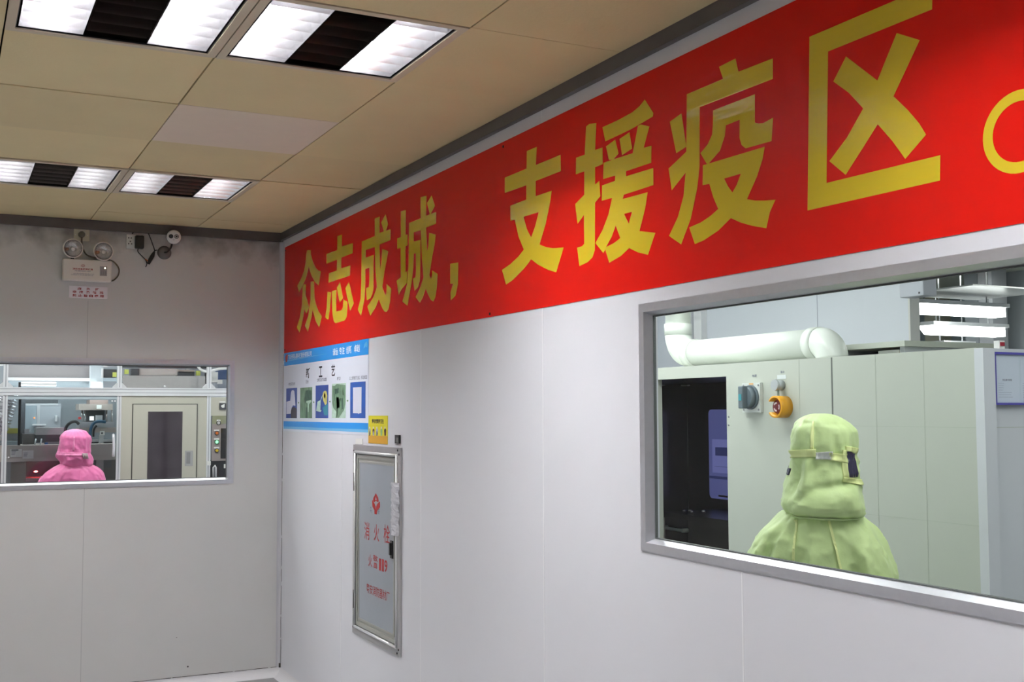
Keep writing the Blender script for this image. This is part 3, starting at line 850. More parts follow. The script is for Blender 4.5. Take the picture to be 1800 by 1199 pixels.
b.plate(FR, e5([(320, 732), (346, 775), (354, 800), (358, 838), (346, 842), (324, 802)]), (), 0.0056, 0.0062)
b.plate(FR, e5([(399, 750), (372, 775), (362, 802), (358, 838), (372, 845), (399, 808)]), (), 0.0056, 0.0062)
b.plate(FR, e5([(344, 836), (373, 840), (367, 882), (345, 877)]), (), 0.0056, 0.0062)
b.build('emblem', M_INK_RED, door)
text('emblem_character', '粤', -1.632, 1.113, 0.022, 0.030, FR, -1, M_INK_GREY, door, 0.0062, 0.01)
text('emblem_character', '安', -1.742, 1.113, 0.022, 0.030, FR, -1, M_INK_GREY, door, 0.0062, 0.01)
for s, px, py, w, h in (('消', 647, 933, 0.072, 0.085), ('火', 664, 936.5, 0.074, 0.080), ('栓', 682, 939, 0.082, 0.085)):
    y, z = pw(px, py)
    text('door_character', s, y, z, w, h, FR, -1, M_INK_RED, door, 0.0062, 0.004)
for s, px, py, w, h in (('火', 653, 985.5, 0.055, 0.058), ('警', 662, 987.5, 0.062, 0.062), ('1', 670.2, 992.3, 0.026, 0.056), ('1', 675.2, 993.8, 0.026, 0.056), ('9', 680.5, 995.3, 0.038, 0.056)):
    y, z = pw(px, py)
    text('door_character', s, y, z, w, h, FR, -1, M_INK_RED, door, 0.0062, 0.004 if s not in '119' else 0.02)
y, z = pw(666, 1041)
text('maker_name', '粤安消防器材厂', y, z, 0.315, 0.046, FR, -1, M_INK_RED, door, 0.0062, 0.003)
b = MB()
b.rect(FR, -1.497, -1.392, 1.4205, 1.4485, 0.0004, 0.0025)
b.build('name_plate', M_WHITE, cab)

# crumpled paper strip taped over the edge of the cabinet door
random.seed(2)
b = MB()
bmn = b.bm
n, k = 26, 5
grid = []
for i in range(n + 1):
    row = []
    for j in range(k + 1):
        z = 1.262 - 0.238 * i / n
        y = -1.936 - (0.098 + 0.006 * math.sin(i * 0.9)) * j / k + 0.004 * math.sin(i * 1.7)
        w = 0.020 + 0.004 * noise.noise((i * 0.6, j * 0.9, 3.0)) + (0.004 if 0 < j < k else -0.003)
        row.append(bmn.verts.new(FR(y, z, w)))
    grid.append(row)
for i in range(n):
    for j in range(k):
        bmn.faces.new([grid[i][j], grid[i + 1][j], grid[i + 1][j + 1], grid[i][j + 1]])
bmesh.ops.solidify(bmn, geom=bmn.faces[:], thickness=0.0008)
o = b.build('paper_strip', mat('crumpled_paper', (0.86, 0.86, 0.90), 0.7, bump=0.4, bump_scale=60))
tag(o, 'crumpled white paper strip stuck on the right edge of the hydrant cabinet door', 'paper strip')

# little black tag on the wall above the cabinet
t = empty('wall_tag', (0, -1.982, 1.437), 'small black plate with a grey square on the wall just above the cabinet corner', 'wall tag')
b = MB()
b.rect(FR, -2.010, -1.955, 1.4375, 1.476, 0.0004, 0.008)
b.build('plate', M_BLACK, t)
b = MB()
b.rect(FR, -2.004, -1.977, 1.443, 1.464, 0.008, 0.010)
b.build('button', mat('grey_button', (0.16, 0.17, 0.16), 0.5), t)

# ------------------------------------------------------------------ emergency lamp on the far wall
M_LAMPB = mat('lamp_cream', (0.80, 0.76, 0.70), 0.35)
em = empty('emergency_lamp', (-1.141, 0, 2.328), 'cream twin-head emergency lamp on the far wall below the ceiling', 'emergency lamp')
b = MB()
b.box((-1.2705, -0.055, 2.327), (-1.010, -0.0005, 2.449), bev=0.006)
b.build('body', M_LAMPB, em)
F_EM = lambda u, v, w: Vector((u, -0.0552 - w, v))
b = MB()
b.rect(F_EM, -1.074, -1.036, 2.360, 2.414, 0.0, 0.002)
ip = b.build('indicator_panel', mat('grey_panel', (0.28, 0.27, 0.27), 0.5), em)
b = MB()
b.ball((-1.047, -0.058, 2.404), 0.0045, n=10)
b.build('indicator_light', mat('charge_light', (0.8, 0.8, 0.6), 0.4, emit=(1, 0.95, 0.7), strength=3.0), ip)
b = MB()
for k in range(3):
    for r in range(4):
        b.cyl((-1.066 + 0.011 * k, -0.0572, 2.368 + 0.006 * r), (-1.066 + 0.011 * k, -0.0576, 2.368 + 0.006 * r), 0.0012, n=6)
b.build('speaker_hole', M_BLACK, ip)
text('lettering', '消防应急照明灯具', -1.165, 2.393, 0.108, 0.011, F_EM, 1, M_INK_RED, em, 0.001, 0.02)
text('lettering', 'FIRE EMERGENCY LIGHT', -1.165, 2.3815, 0.085, 0.006, F_EM, 1, M_INK_GREY, em, 0.001, 0.01)
text('lettering', '本产品在使用前请充电24小时', -1.160, 2.3665, 0.110, 0.006, F_EM, 1, M_INK_GREY, em, 0.001, 0.0)
text('lettering', 'CHARGE 24 HOURS BEFORE USE', -1.168, 2.359, 0.118, 0.005, F_EM, 1, M_INK_GREY, em, 0.001, 0.0)
g = MB()
for k in range(2):
    g.plate(F_EM, ell(-1.165, 2.412, 0.010 - 0.0045 * k, 0.008 - 0.0035 * k, 20), [ell(-1.165, 2.412, 0.0085 - 0.0045 * k, 0.0065 - 0.0035 * k, 20)], 0.0, 0.001)
g.build('maker_mark', M_INK_RED, em)
M_BOWL = mat('lamp_bowl', (0.80, 0.79, 0.78), 0.16, 0.92, bump=0.25, bump_scale=60)
for cx, cz, dr in ((-1.2215, 2.507, (0.05, -0.98, -0.10)), (-1.0585, 2.500, (0.0, -0.99, -0.10))):
    d = Vector(dr).normalized()
    c = Vector((cx, -0.060, cz))
    h = MB()
    h.lathe(c, d, [(0.012, -0.040), (0.035, -0.030), (0.050, -0.005), (0.0545, 0.010), (0.0545, 0.016), (0.0485, 0.016)], n=32)
    hd_ = h.build('lamp_head', M_LAMPB, em)
    h = MB()
    h.lathe(c, d, [(0.0485, 0.015), (0.045, 0.004), (0.036, -0.012), (0.020, -0.022), (0.006, -0.025)], n=32)
    h.build('reflector', M_BOWL, hd_)
    h = MB()
    h.ball(c + d * -0.014 + Vector((0.004, 0, -0.004)), 0.011, n=14)
    h.build('bulb', mat('frosted_bulb', (0.85, 0.84, 0.82), 0.3), hd_)
    h = MB()
    h.ball(c + d * -0.010 + Vector((-0.026, 0.004, -0.006)), 0.009, (1, 0.5, 1), n=12)
    h.build('amber_reflex', mat('amber_reflection', (0.42, 0.22, 0.13), 0.3), hd_)  # amber reflection in the bowl, put in as a coloured blob
    h = MB()
    h.cyl((cx, -0.045, 2.447), (cx, -0.045, cz - 0.048), 0.010, n=12)
    h.build('bracket', M_BLACK, em)
b = MB()
b.tube([(-1.171, -0.030, 2.585), (-1.168, -0.018, 2.54), (-1.14, -0.010, 2.48), (-1.05, -0.012, 2.462), (-1.00, -0.012, 2.452), (-0.968, -0.012, 2.415), (-0.968, -0.012, 2.375), (-0.990, -0.014, 2.345), (-1.012, -0.02, 2.336)], 0.0042, n=10, smooth_path=6)
b.build('power_cord', mat('olive_cord', (0.10, 0.085, 0.055), 0.5), em)
b = MB()
b.lathe((-1.171, -0.0105, 2.595), (0, -1, 0), [(0.018, 0.0), (0.0185, 0.012), (0.015, 0.026), (0.0001, 0.028)], n=20)
b.build('plug', mat('grey_plug', (0.11, 0.10, 0.075), 0.5), em)

t = empty('wall_socket', (-1.170, 0, 2.560), 'ivory wall socket with a dark plug above the emergency lamp', 'wall socket', 'wall sockets on the far wall')
b = MB()
b.box((-1.2125, -0.010, 2.5585), (-1.1285, -0.0003, 2.6265), bev=0.003)
b.build('face_plate', M_IVORY, t)
for x in (-1.203, -1.138):
    b = MB()
    b.cyl((x, -0.0098, 2.593), (x, -0.0112, 2.593), 0.0035, n=10)
    b.build('screw', M_WHITE, t)

# warning plate below the lamp
sg = MB()
sg.box((-1.2325, -0.006, 2.2325), (-1.0245, -0.0003, 2.3015), bev=0.002)
sg = sg.build('warning_sign', mat('sign_white', (0.86, 0.84, 0.87), 0.4))
tag(sg, 'small white sign with three rows of red characters under the emergency lamp', 'sign')
F_SG = lambda u, v, w: Vector((u, -0.0062 - w, v))
for row, z, xs in (('应急灯', 2.2855, (-1.176, -1.129, -1.082)), ('非应急情况', 2.2675, (-1.202, -1.167, -1.130, -1.095, -1.058)), ('禁止擅自使用', 2.2475, (-1.202, -1.172, -1.143, -1.114, -1.085, -1.056))):
    for ch, x in zip(row, xs):
        text('sign_character', ch, x, z, 0.021, 0.0145, F_SG, 1, M_INK_RED, sg, 0.001, 0.035)

# ------------------------------------------------------------------ second socket, adapter, camera
t = empty('wall_socket', (-0.885, 0, 2.531), 'white wall socket half covered by a black adapter left of the small camera', 'wall socket', 'wall sockets on the far wall')
b = MB()
b.box((-0.927, -0.009, 2.531), (-0.843, -0.0003, 2.615), bev=0.003)
b.build('face_plate', M_WHITE, t)
b = MB()
for x, z in ((-0.914, 2.594), (-0.900, 2.594), (-0.905, 2.574), (-0.914, 2.560), (-0.897, 2.560)):
    b.box((x - 0.003, -0.0095, z - 0.0035), (x + 0.003, -0.0088, z + 0.0035))
b.build('socket_hole', M_BLACK, t)
ad = empty('power_adapter', (-0.857, -0.02, 2.535), 'black plug-in power adapter with a looped cable on the far wall', 'power adapter')
b = MB()
b.box((-0.882, -0.045, 2.532), (-0.832, -0.0092, 2.608), bev=0.006)
b.build('body', M_BLACK, ad)
M_CORD = mat('black_cord', (0.012, 0.012, 0.012), 0.5)
b = MB()
b.tube([(-0.863, -0.025, 2.533), (-0.862, -0.016, 2.515), (-0.838, -0.014, 2.490), (-0.819, -0.014, 2.470), (-0.812, -0.016, 2.447), (-0.818, -0.014, 2.428)], 0.0028, n=8, smooth_path=5)
b.tube([(-0.818, -0.016, 2.465), (-0.800, -0.018, 2.450), (-0.785, -0.020, 2.490), (-0.770, -0.02, 2.525), (-0.785, -0.016, 2.575), (-0.800, -0.014, 2.615), (-0.806, -0.014, 2.628)], 0.003, n=8, smooth_path=5)
b.tube([(-0.78, -0.02, 2.505), (-0.770, -0.018, 2.524), (-0.762, -0.016, 2.530), (-0.756, -0.014, 2.531)], 0.003, n=8, smooth_path=5)
b.tube([(-0.895, -0.014, 2.618), (-0.890, -0.016, 2.628), (-0.875, -0.014, 2.645)], 0.004, n=8, smooth_path=4)
b.build('cable', M_CORD, ad)
b = MB()
b.tube([(-0.803, -0.022, 2.445), (-0.795, -0.024, 2.47), (-0.782, -0.026, 2.495), (-0.772, -0.024, 2.520)], 0.010, n=10, radii=[0.007, 0.012, 0.012, 0.006])
b.build('cable_bundle', M_CORD, ad)
b = MB()
b.tube([(-0.822, -0.02, 2.474), (-0.812, -0.026, 2.466), (-0.806, -0.02, 2.462)], 0.003, n=8)
b.build('cable_tie', mat('orange_tie', (0.5, 0.10, 0.03), 0.5), ad)

ca = empty('security_camera', (-0.712, -0.0, 2.50), 'small white round-faced security camera with two dark eyes under the ceiling', 'security camera')
b = MB()
b.lathe((-0.712, -0.0005, 2.520), (0, -1, 0), [(0.040, 0.0), (0.040, 0.006), (0.030, 0.016), (0.014, 0.020), (0.0001, 0.021)], n=28)
b.build('mount', mat('smoky_grey', (0.16, 0.15, 0.14), 0.25), ca)
b = MB()
b.tube([(-0.712, -0.018, 2.520), (-0.700, -0.045, 2.522), (-0.684, -0.055, 2.545), (-0.677, -0.055, 2.575)], 0.006, n=10, smooth_path=4)
b.build('arm', M_BLACK, ca)
hc, hdv = Vector((-0.671, -0.070, 2.607)), Vector((-0.12, -0.97, -0.20)).normalized()
b = MB()
b.lathe(hc, hdv, [(0.0001, -0.052), (0.025, -0.046), (0.040, -0.025), (0.043, 0.0), (0.041, 0.006)], n=28)
b.build('housing', M_BLACK, ca)
b = MB()
b.lathe(hc, hdv, [(0.041, 0.004), (0.0395, 0.010), (0.030, 0.013), (0.0001, 0.014)], n=32)
fp = b.build('face', mat('camera_white', (0.80, 0.80, 0.80), 0.35), ca)
hs = hdv.cross(Vector((0, 0, 1))).normalized() * -1
hs = hs if hs.x > 0 else -hs
hu = hs.cross(hdv)
hu = hu if hu.z > 0 else -hu
for k, x in enumerate((-0.016, 0.015)):
    b = MB()
    b.cyl(hc + hs * x + hu * 0.004 + hdv * 0.011, hc + hs * x + hu * 0.004 + hdv * 0.0155, 0.0125, n=22)
    ey = b.build('lens', M_BLACK, fp)
    if k:
        b = MB()
        b.lathe(hc + hs * x + hu * 0.004, hdv, [(0.0085, 0.0155), (0.0085, 0.0165), (0.006, 0.0165), (0.006, 0.0155)], n=20)
        b.build('lens_ring', M_WHITE, ey)
b = MB()
b.cyl(hc - hu * 0.016 + hdv * 0.012, hc - hu * 0.016 + hdv * 0.0145, 0.002, n=8)
b.build('sensor', M_BLACK, fp)


# ------------------------------------------------------------------ people in clean-room overalls, seen from behind
def lerp_rows(rows, n):
    """smooth resampling of a list of equal-length tuples"""
    out = []
    m = len(rows)
    for i in range(m - 1):
        p0, p1, p2, p3 = rows[max(i - 1, 0)], rows[i], rows[i + 1], rows[min(i + 2, m - 1)]
        for k in range(n):
            u = k / n
            out.append(tuple(0.5 * (2 * b + (c - a) * u + (2 * a - 5 * b + 4 * c - d) * u * u + (3 * b - a - 3 * c + d) * u ** 3)
                             for a, b, c, d in zip(p0, p1, p2, p3)))
    out.append(rows[-1])
    return out


class Loft:
    """body part given by its outline from the corridor side plus front-to-back depth"""

    def __init__(self, P0, D, rows, seed, amp, power=2.3, n=6):
        self.P0, self.D = P0, D
        self.L = Vector((D.y, -D.x, 0))
        conv = []
        for y, xl, xr, b, off in rows:
            q = []
            for x in (xl, xr):
                r = ray(x, y)
                tt = (P0 - CAM).dot(D) / r.dot(D)
                p = CAM + r * tt
                q.append(((p - P0).dot(self.L), p.z))
            conv.append(((q[0][1] + q[1][1]) / 2, (q[0][0] + q[1][0]) / 2, max((q[1][0] - q[0][0]) / 2, 0.001), b, off))
        self.rows = lerp_rows(conv, n)
        self.seed, self.amp, self.power = seed, amp, power
        self.band = None
        self.marks = []

    def fold(self, th, z):
        c, s = math.cos(th), math.sin(th)
        v = Vector((2.2 * c + self.seed, 2.2 * s, 9.0 * z + 1.6 * c))
        a = noise.noise(v)
        r = 1 - abs(noise.noise(Vector((4.0 * c + self.seed * 2 + 5 * z, 4.0 * s, 15 * z + 3 * s)))) * 2
        r2 = 1 - abs(noise.noise(Vector((7.0 * c + self.seed * 3, 7.0 * s + 4 * z, 5 * z)))) * 2
        k = self.amp * (0.8 * a + 0.55 * r * abs(r) + 0.45 * r2 * abs(r2))
        if self.band is not None:
            d = z - self.band
            k -= 0.0045 * math.exp(-(d / 0.010) ** 2)
            k += 0.0035 * math.cos(11 * th + self.seed) * math.exp(-((abs(d) - 0.02) / 0.022) ** 2)
        for tc, zc, st, sz, dep, tilt in self.marks:
            dt = (th - tc + PI) % (2 * PI) - PI
            dz = z - zc - tilt * dt
            k += dep * math.exp(-(dt / st) ** 2 - (dz / sz) ** 2)
        return k

    def point(self, th, row, off=0.0):
        z, c, a, b, o = row
        e = 2.0 / self.power
        cs, sn = math.cos(th), math.sin(th)
        lx = a * math.copysign(abs(cs) ** e, cs)
        dy = b * math.copysign(abs(sn) ** e, sn)
        k = self.fold(th, z) * min(1.0, a / 0.06) + off
        nrm = Vector((cs / max(a, 0.02), sn / max(b, 0.02)))
        nrm.normalize()
        lx += nrm.x * k
        dy += nrm.y * k
        return Vector((self.P0.x, self.P0.y, 0)) + self.L * (c + lx) + self.D * (o + dy) + Vector((0, 0, z + 0.35 * k * (0.4 if a < 0.08 else 0)))

    def row_at(self, z):
        rs = self.rows
        for p, q in zip(rs, rs[1:]):
            if (p[0] - z) * (q[0] - z) <= 0 and abs(p[0] - q[0]) > 1e-6:
                u = (z - p[0]) / (q[0] - p[0])
                return tuple(a + (b - a) * u for a, b in zip(p, q))
        return min(rs, key=lambda r: abs(r[0] - z))

    def mesh(self, mb, nth=72):
        bm = mb.bm
        rings = [[bm.verts.new(self.point(2 * PI * i / nth, r)) for i in range(nth)] for r in self.rows]
        for a, b in zip(rings, rings[1:]):
            for i in range(nth):
                f = bm.faces.new([a[i], a[(i + 1) % nth], b[(i + 1) % nth], b[i]])
                f.smooth = True
        for r in (rings[0], rings[-1]):
            bm.faces.new(r)

    def patch(self, mb, th0, th1, ztop, zbot, off=0.004, nt=14, nz=6, thick=0.003):
        """strip of cloth lying on the surface; ztop and zbot are functions of 0..1 along the strip"""
        bm = mb.bm
        outer, inner = [], []
        for i in range(nt + 1):
            u = i / nt
            th = th0 + (th1 - th0) * u
            a, b = [], []
            for j in range(nz + 1):
                z = ztop(u) + (zbot(u) - ztop(u)) * j / nz
                r = self.row_at(z)
                a.append(bm.verts.new(self.point(th, r, off)))
                b.append(bm.verts.new(self.point(th, r, off - thick)))
            outer.append(a)
            inner.append(b)
        for g in (outer, inner):
            for i in range(nt):
                for j in range(nz):
                    f = bm.faces.new([g[i][j], g[i + 1][j], g[i + 1][j + 1], g[i][j + 1]])
                    f.smooth = True
        for i in range(nt):
            for j in (0, nz):
                bm.faces.new([outer[i][j], outer[i + 1][j], inner[i + 1][j], inner[i][j]])
        for j in range(nz):
            for i in (0, nt):
                bm.faces.new([outer[i][j], outer[i][j + 1], inner[i][j + 1], inner[i][j]])


def z_of(P0, D, py):
    r = ray(900, py)
    q = ray(900 + 0, py)
    tt = (P0 - CAM).dot(D) / q.dot(D)
    return (CAM + q * tt).z


def glove(mb, wrist, d, side, fwd):
    """gloved hand: palm, four bent fingers of different length, thumb from the side of the palm"""
    d, side, fwd = Vector(d).normalized(), Vector(side).normalized(), Vector(fwd).normalized()
    palm = wrist + d * 0.045
    mb.tube([wrist - d * 0.03, wrist, wrist + d * 0.03, palm, wrist + d * 0.085, wrist + d * 0.092], 0.03, n=14,
            radii=[0.028, 0.027, 0.032, 0.036, 0.032, 0.012])
    for k, ln in zip((-1.5, -0.5, 0.5, 1.5), (0.066, 0.078, 0.074, 0.058)):
        b = wrist + d * 0.078 + side * (k * 0.019)
        m = b + d * (ln * 0.5) + fwd * (ln * 0.12)
        mb.tube([b - d * 0.02, b, m, m + d * (ln * 0.28) + fwd * (ln * 0.32), m + d * (ln * 0.36) + fwd * (ln * 0.55)], 0.009, n=10,
                radii=[0.010, 0.0100, 0.0092, 0.0085, 0.005], smooth_path=3 and 0)
    tb = wrist + d * 0.028 - side * 0.028
    mb.tube([tb + side * 0.015, tb - side * 0.012 + d * 0.014, tb - side * 0.020 + d * 0.040 + fwd * 0.010, tb - side * 0.014 + d * 0.060 + fwd * 0.018], 0.0105, n=10,
            radii=[0.012, 0.012, 0.010, 0.006])


def worker(name_label, px, t, hood_rows, torso_rows, m_cloth, m_seam, seed, extra, band_y, hood_marks, torso_marks):
    r = ray(px, 724)
    P0 = CAM + r * t
    D = Vector((P0.x - CAM.x, P0.y - CAM.y, 0)).normalized()
    L = Vector((D.y, -D.x, 0))
    base = Vector((P0.x, P0.y, 0))
    root = empty('person', (P0.x, P0.y, 0), name_label, 'person')
    hood = Loft(P0, D, hood_rows, seed, 0.0105, n=9)
    tor = Loft(P0, D, torso_rows, seed + 7.3, 0.0130, power=2.2, n=9)
    hood.band = z_of(P0, D, band_y)
    for lf, mk in ((hood, hood_marks), (tor, torso_marks)):
        lf.marks = [(math.radians(a), z_of(P0, D, y), math.radians(sa), abs(z_of(P0, D, y) - z_of(P0, D, y + sy)), dp, tl) for a, y, sa, sy, dp, tl in mk]
    mb = MB()
    tor.mesh(mb)
    zs = tor.rows[-1][0]            # lowest torso row: hips
    shz = tor.row_at(1.19 if t < 5 else 1.09)
    hw = shz[2]
    c0 = shz[1]
    hands = []
    for s in (-1, 1):
        a = base + L * (c0 + s * (hw - 0.075)) + D * 0.02 + Vector((0, 0, shz[0] - 0.06))
        e = base + L * (c0 + s * (hw + 0.005)) + D * 0.08 + Vector((0, 0, shz[0] - 0.30))
        w = base + L * (c0 + s * (hw - 0.06)) + D * 0.30 + Vector((0, 0, shz[0] - 0.34))
        mb.tube([a, (a + e) / 2 + L * s * 0.01, e, (e + w) / 2, w], 0.06, n=18, radii=[0.070, 0.062, 0.052, 0.047, 0.042], smooth_path=4 and 0)
        hands.append((w, (w - e).normalized(), s))
        hp = base + L * (s * 0.085) + Vector((0, 0, zs + 0.06))
        kn = base + L * (s * 0.095) + D * 0.02 + Vector((0, 0, 0.47))
        an = base + L * (s * 0.10) + Vector((0, 0, 0.10))
        mb.tube([hp, (hp + kn) / 2, kn, (kn + an) / 2, an], 0.08, n=18, radii=[0.098, 0.090, 0.075, 0.066, 0.060])
    cov = mb.build('coverall', m_cloth, root)
    md = cov.modifiers.new('one_skin', 'REMESH')
    md.mode = 'VOXEL'
    md.voxel_size = 0.0055
    md.use_smooth_shade = True
    sm = cov.modifiers.new('soften', 'SMOOTH')
    sm.factor = 0.5
    sm.iterations = 1
    mb = MB()
    hood.mesh(mb)
    hd = mb.build('hood', m_cloth, root)
    for k, (w, d, s) in enumerate(hands):
        mb = MB()
        glove(mb, w + d * 0.01, d, L * s, D * 0.3 + Vector((0, 0, -1)))
        mb.build('glove', mat('white_glove', (0.75, 0.75, 0.72), 0.5), root)
        mb = MB()
        q = base + L * (s * 0.10)
        mb.ball(q + D * 0.045 + Vector((0, 0, 0.045)), 0.05, (1, 1, 0.9), 18)
        mb.tube([q - D * 0.06 + Vector((0, 0, 0.042)), q + Vector((0, 0, 0.045)), q + D * 0.10 + Vector((0, 0, 0.040)), q + D * 0.17 + Vector((0, 0, 0.032))], 0.04, n=16,
                radii=[0.036, 0.042, 0.042, 0.026])
        mb.tube([q + Vector((0, 0, 0.05)), q + Vector((0, 0, 0.14))], 0.055, n=16)
        mb.build('boot', mat('white_boot', (0.70, 0.70, 0.68), 0.5), root)
    extra(root, hd, cov, hood, tor, P0, D)
    return root


M_GREEN = mat('lime_overall_cloth', (0.59, 0.73, 0.33), 0.55, noise_amt=0.06, noise_scale=25, sheen=0.2, bump=0.15, bump_scale=35)
M_GREENS = mat('lime_seam', (0.76, 0.82, 0.36), 0.6)
M_VISOR = mat('smoked_window', (0.05, 0.045, 0.09), 0.15)
M_PINKC = mat('pink_overall_cloth', (0.78, 0.17, 0.40), 0.5, noise_amt=0.06, noise_scale=25, sheen=0.2, bump=0.15, bump_scale=35)
M_PINKS = mat('pink_seam', (0.80, 0.24, 0.46), 0.6)


def green_extra(root, hd, cov, hood, tor, P0, D):
    zz = lambda y: z_of(P0, D, y)
    R = math.radians
    mb = MB()
    hood.patch(mb, R(-180), R(-101), lambda u: zz(789.5 - 5.5 * u), lambda u: zz(801.5 - 4.5 * u), 0.0065, thick=0.005)
    mb.build('hood_band', M_GREENS, hd)
    mb = MB()
    hood.patch(mb, R(-101), R(-79), lambda u: zz(790 - 2 * u), lambda u: zz(801 - 0 * u), 0.0055, thick=0.004)
    mb.build('fastener_strip', mat('fastener_white', (0.72, 0.72, 0.70), 0.6), hd)
    mb = MB()
    hood.patch(mb, R(-84), R(-52), lambda u: zz(790 + 3 * u), lambda u: zz(802 + 5 * u), 0.0055, thick=0.005)
    hood.patch(mb, R(-56), R(-18), lambda u: zz(780 + 4 * u), lambda u: zz(788 + 5 * u), 0.0055, thick=0.005)
    hood.patch(mb, R(-62), R(-53), lambda u: zz(786), lambda u: zz(832), 0.0055, thick=0.005)
    hood.patch(mb, R(-62), R(-12), lambda u: zz(829 + 5 * u), lambda u: zz(836 + 8 * u), 0.0055, thick=0.005)
    mb.build('hood_band', M_GREENS, hd)
    mb = MB()
    hood.patch(mb, R(-54), R(-26), lambda u: zz(788 + 5 * u), lambda u: zz(829 + 1 * u), 0.004, thick=0.004)
    hood.patch(mb, R(170), R(190), lambda u: zz(815 + 3 * u), lambda u: zz(827 + 2 * u), 0.003, thick=0.003)
    hood.patch(mb, R(32), R(112), lambda u: zz(790), lambda u: zz(830), 0.006, thick=0.004)
    mb.build('hood_window', M_VISOR, hd)
    mb = MB()
    hood.patch(mb, R(-109), R(-104.5), lambda u: zz(741), lambda u: zz(785), 0.003, nt=4, nz=10, thick=0.004)
    mb.build('hood_seam', M_GREENS, hd)
    mb = MB()
    hood.patch(mb, R(-178), R(-30), lambda u: zz(891 + 4 * u), lambda u: zz(900 + 6 * u), 0.011, nt=40, thick=0.012)
    mb.build('hem', M_GREEN, hd)

    def seam(x0, y0, x1, y1, wd):
        mb = MB()
        bm = mb.bm
        n = 14
        L = tor.L
        rows = []
        for i in range(n + 1):
            u = i / n
            x, y = x0 + (x1 - x0) * u, y0 + (y1 - y0) * u
            r_ = ray(x, y)
            p = CAM + r_ * ((P0 - CAM).dot(D) / r_.dot(D))
            row = tor.row_at(p.z)
            l = ((p - P0).dot(L) - row[1]) / row[2]
            rr = []
            for dl in (-wd, wd):
                q = max(-0.98, min(0.98, l + dl / row[2]))
                e = tor.power / 2.0
                th = -math.acos(math.copysign(abs(q) ** e, q))
                rr.append(th)
            rows.append([bm.verts.new(tor.point(rr[0], row, 0.001)), bm.verts.new(tor.point(rr[0], row, 0.007)),
                         bm.verts.new(tor.point(rr[1], row, 0.007)), bm.verts.new(tor.point(rr[1], row, 0.001))])
        for a, b in zip(rows, rows[1:]):
            for k in range(3):
                bm.faces.new([a[k], a[k + 1], b[k + 1], b[k]])
        mb.build('seam', M_GREENS, cov)
    seam(1403, 908, 1396, 990, 0.0035)
    seam(1455, 905, 1484, 1020, 0.0035)
    mb = MB()
    row = tor.row_at(zz(990))
    tor.patch(mb, math.radians(-48), math.radians(-36), lambda u: zz(985 + 2 * u), lambda u: zz(992 - 2 * u), 0.008, thick=0.004)
    mb.build('fabric_tab', M_GREENS, cov)


hood_g = [(727, 1434, 1448, 0.01, 0.0), (729, 1424, 1460, 0.045, 0.0), (734, 1414, 1472, 0.075, 0.0), (744, 1402, 1489, 0.105, 0.0), (756, 1394, 1502, 0.122, 0.0), (772, 1392, 1506, 0.130, 0.0),
          (790, 1392, 1506, 0.130, 0.0), (800, 1393, 1505, 0.128, 0.0), (815, 1391, 1506, 0.130, 0.0), (830, 1389, 1509, 0.134, 0.0), (850, 1383, 1512, 0.140, -0.005), (868, 1379, 1515, 0.145, -0.01),
          (883, 1376, 1518, 0.148, -0.012), (895, 1379, 1519, 0.148, -0.012), (903, 1386, 1517, 0.140, -0.010), (908, 1395, 1508, 0.12, -0.005), (910, 1402, 1498, 0.10, 0)]
torso_g = [(886, 1412, 1484, 0.075, 0), (894, 1396, 1496, 0.095, 0), (902, 1376, 1508, 0.11, 0), (914, 1362, 1522, 0.125, 0), (930, 1345, 1540, 0.135, 0), (950, 1328, 1555, 0.142, 0), (971, 1316, 1566, 0.148, 0),
           (992, 1308, 1574, 0.150, 0), (1015, 1302, 1579, 0.152, 0), (1060, 1302, 1582, 0.150, 0), (1110, 1316, 1572, 0.148, 0), (1180, 1340, 1556, 0.145, 0), (1280, 1344, 1552, 0.145, 0), (1340, 1346, 1550, 0.14, 0)]
worker('person seen from behind in a lime green clean-room coverall and hood behind the right-hand window', 1449, 3.78, hood_g, torso_g, M_GREEN, M_GREENS, 3.1, green_extra, 796,
       [(-140, 830, 13, 26, -0.026, 0.02), (-114, 828, 7, 34, 0.015, 0.06), (-60, 841, 42, 7, -0.015, 0.02), (-75, 866, 50, 16, 0.012, 0.03), (-128, 744, 14, 4, -0.009, 0.0), (-66, 746, 18, 4, -0.009, 0.0), (-95, 742, 9, 9, 0.009, 0.0),
        (-150, 893, 25, 8, -0.012, 0), (-98, 812, 12, 8, -0.012, 0.1), (-125, 868, 20, 8, -0.008, 0.08), (-40, 880, 16, 14, 0.010, 0.0), (-90, 893, 45, 5, -0.008, 0.02)],
       [(-134, 968, 5, 40, -0.034, 0.3), (-127, 968, 4, 36, 0.014, 0.3), (-118, 975, 4, 32, -0.026, 0.35), (-103, 978, 3.5, 34, -0.028, 0.4), (-97, 978, 3.5, 30, 0.014, 0.4), (-63, 985, 5, 42, -0.034, -0.1), (-55, 980, 4, 40, 0.014, -0.1), (-72, 940, 4, 25, -0.012, -0.3), (-45, 960, 12, 26, 0.008, 0), (-85, 935, 30, 25, 0.006, 0), (-146, 955, 7, 30, 0.010, 0.3)])


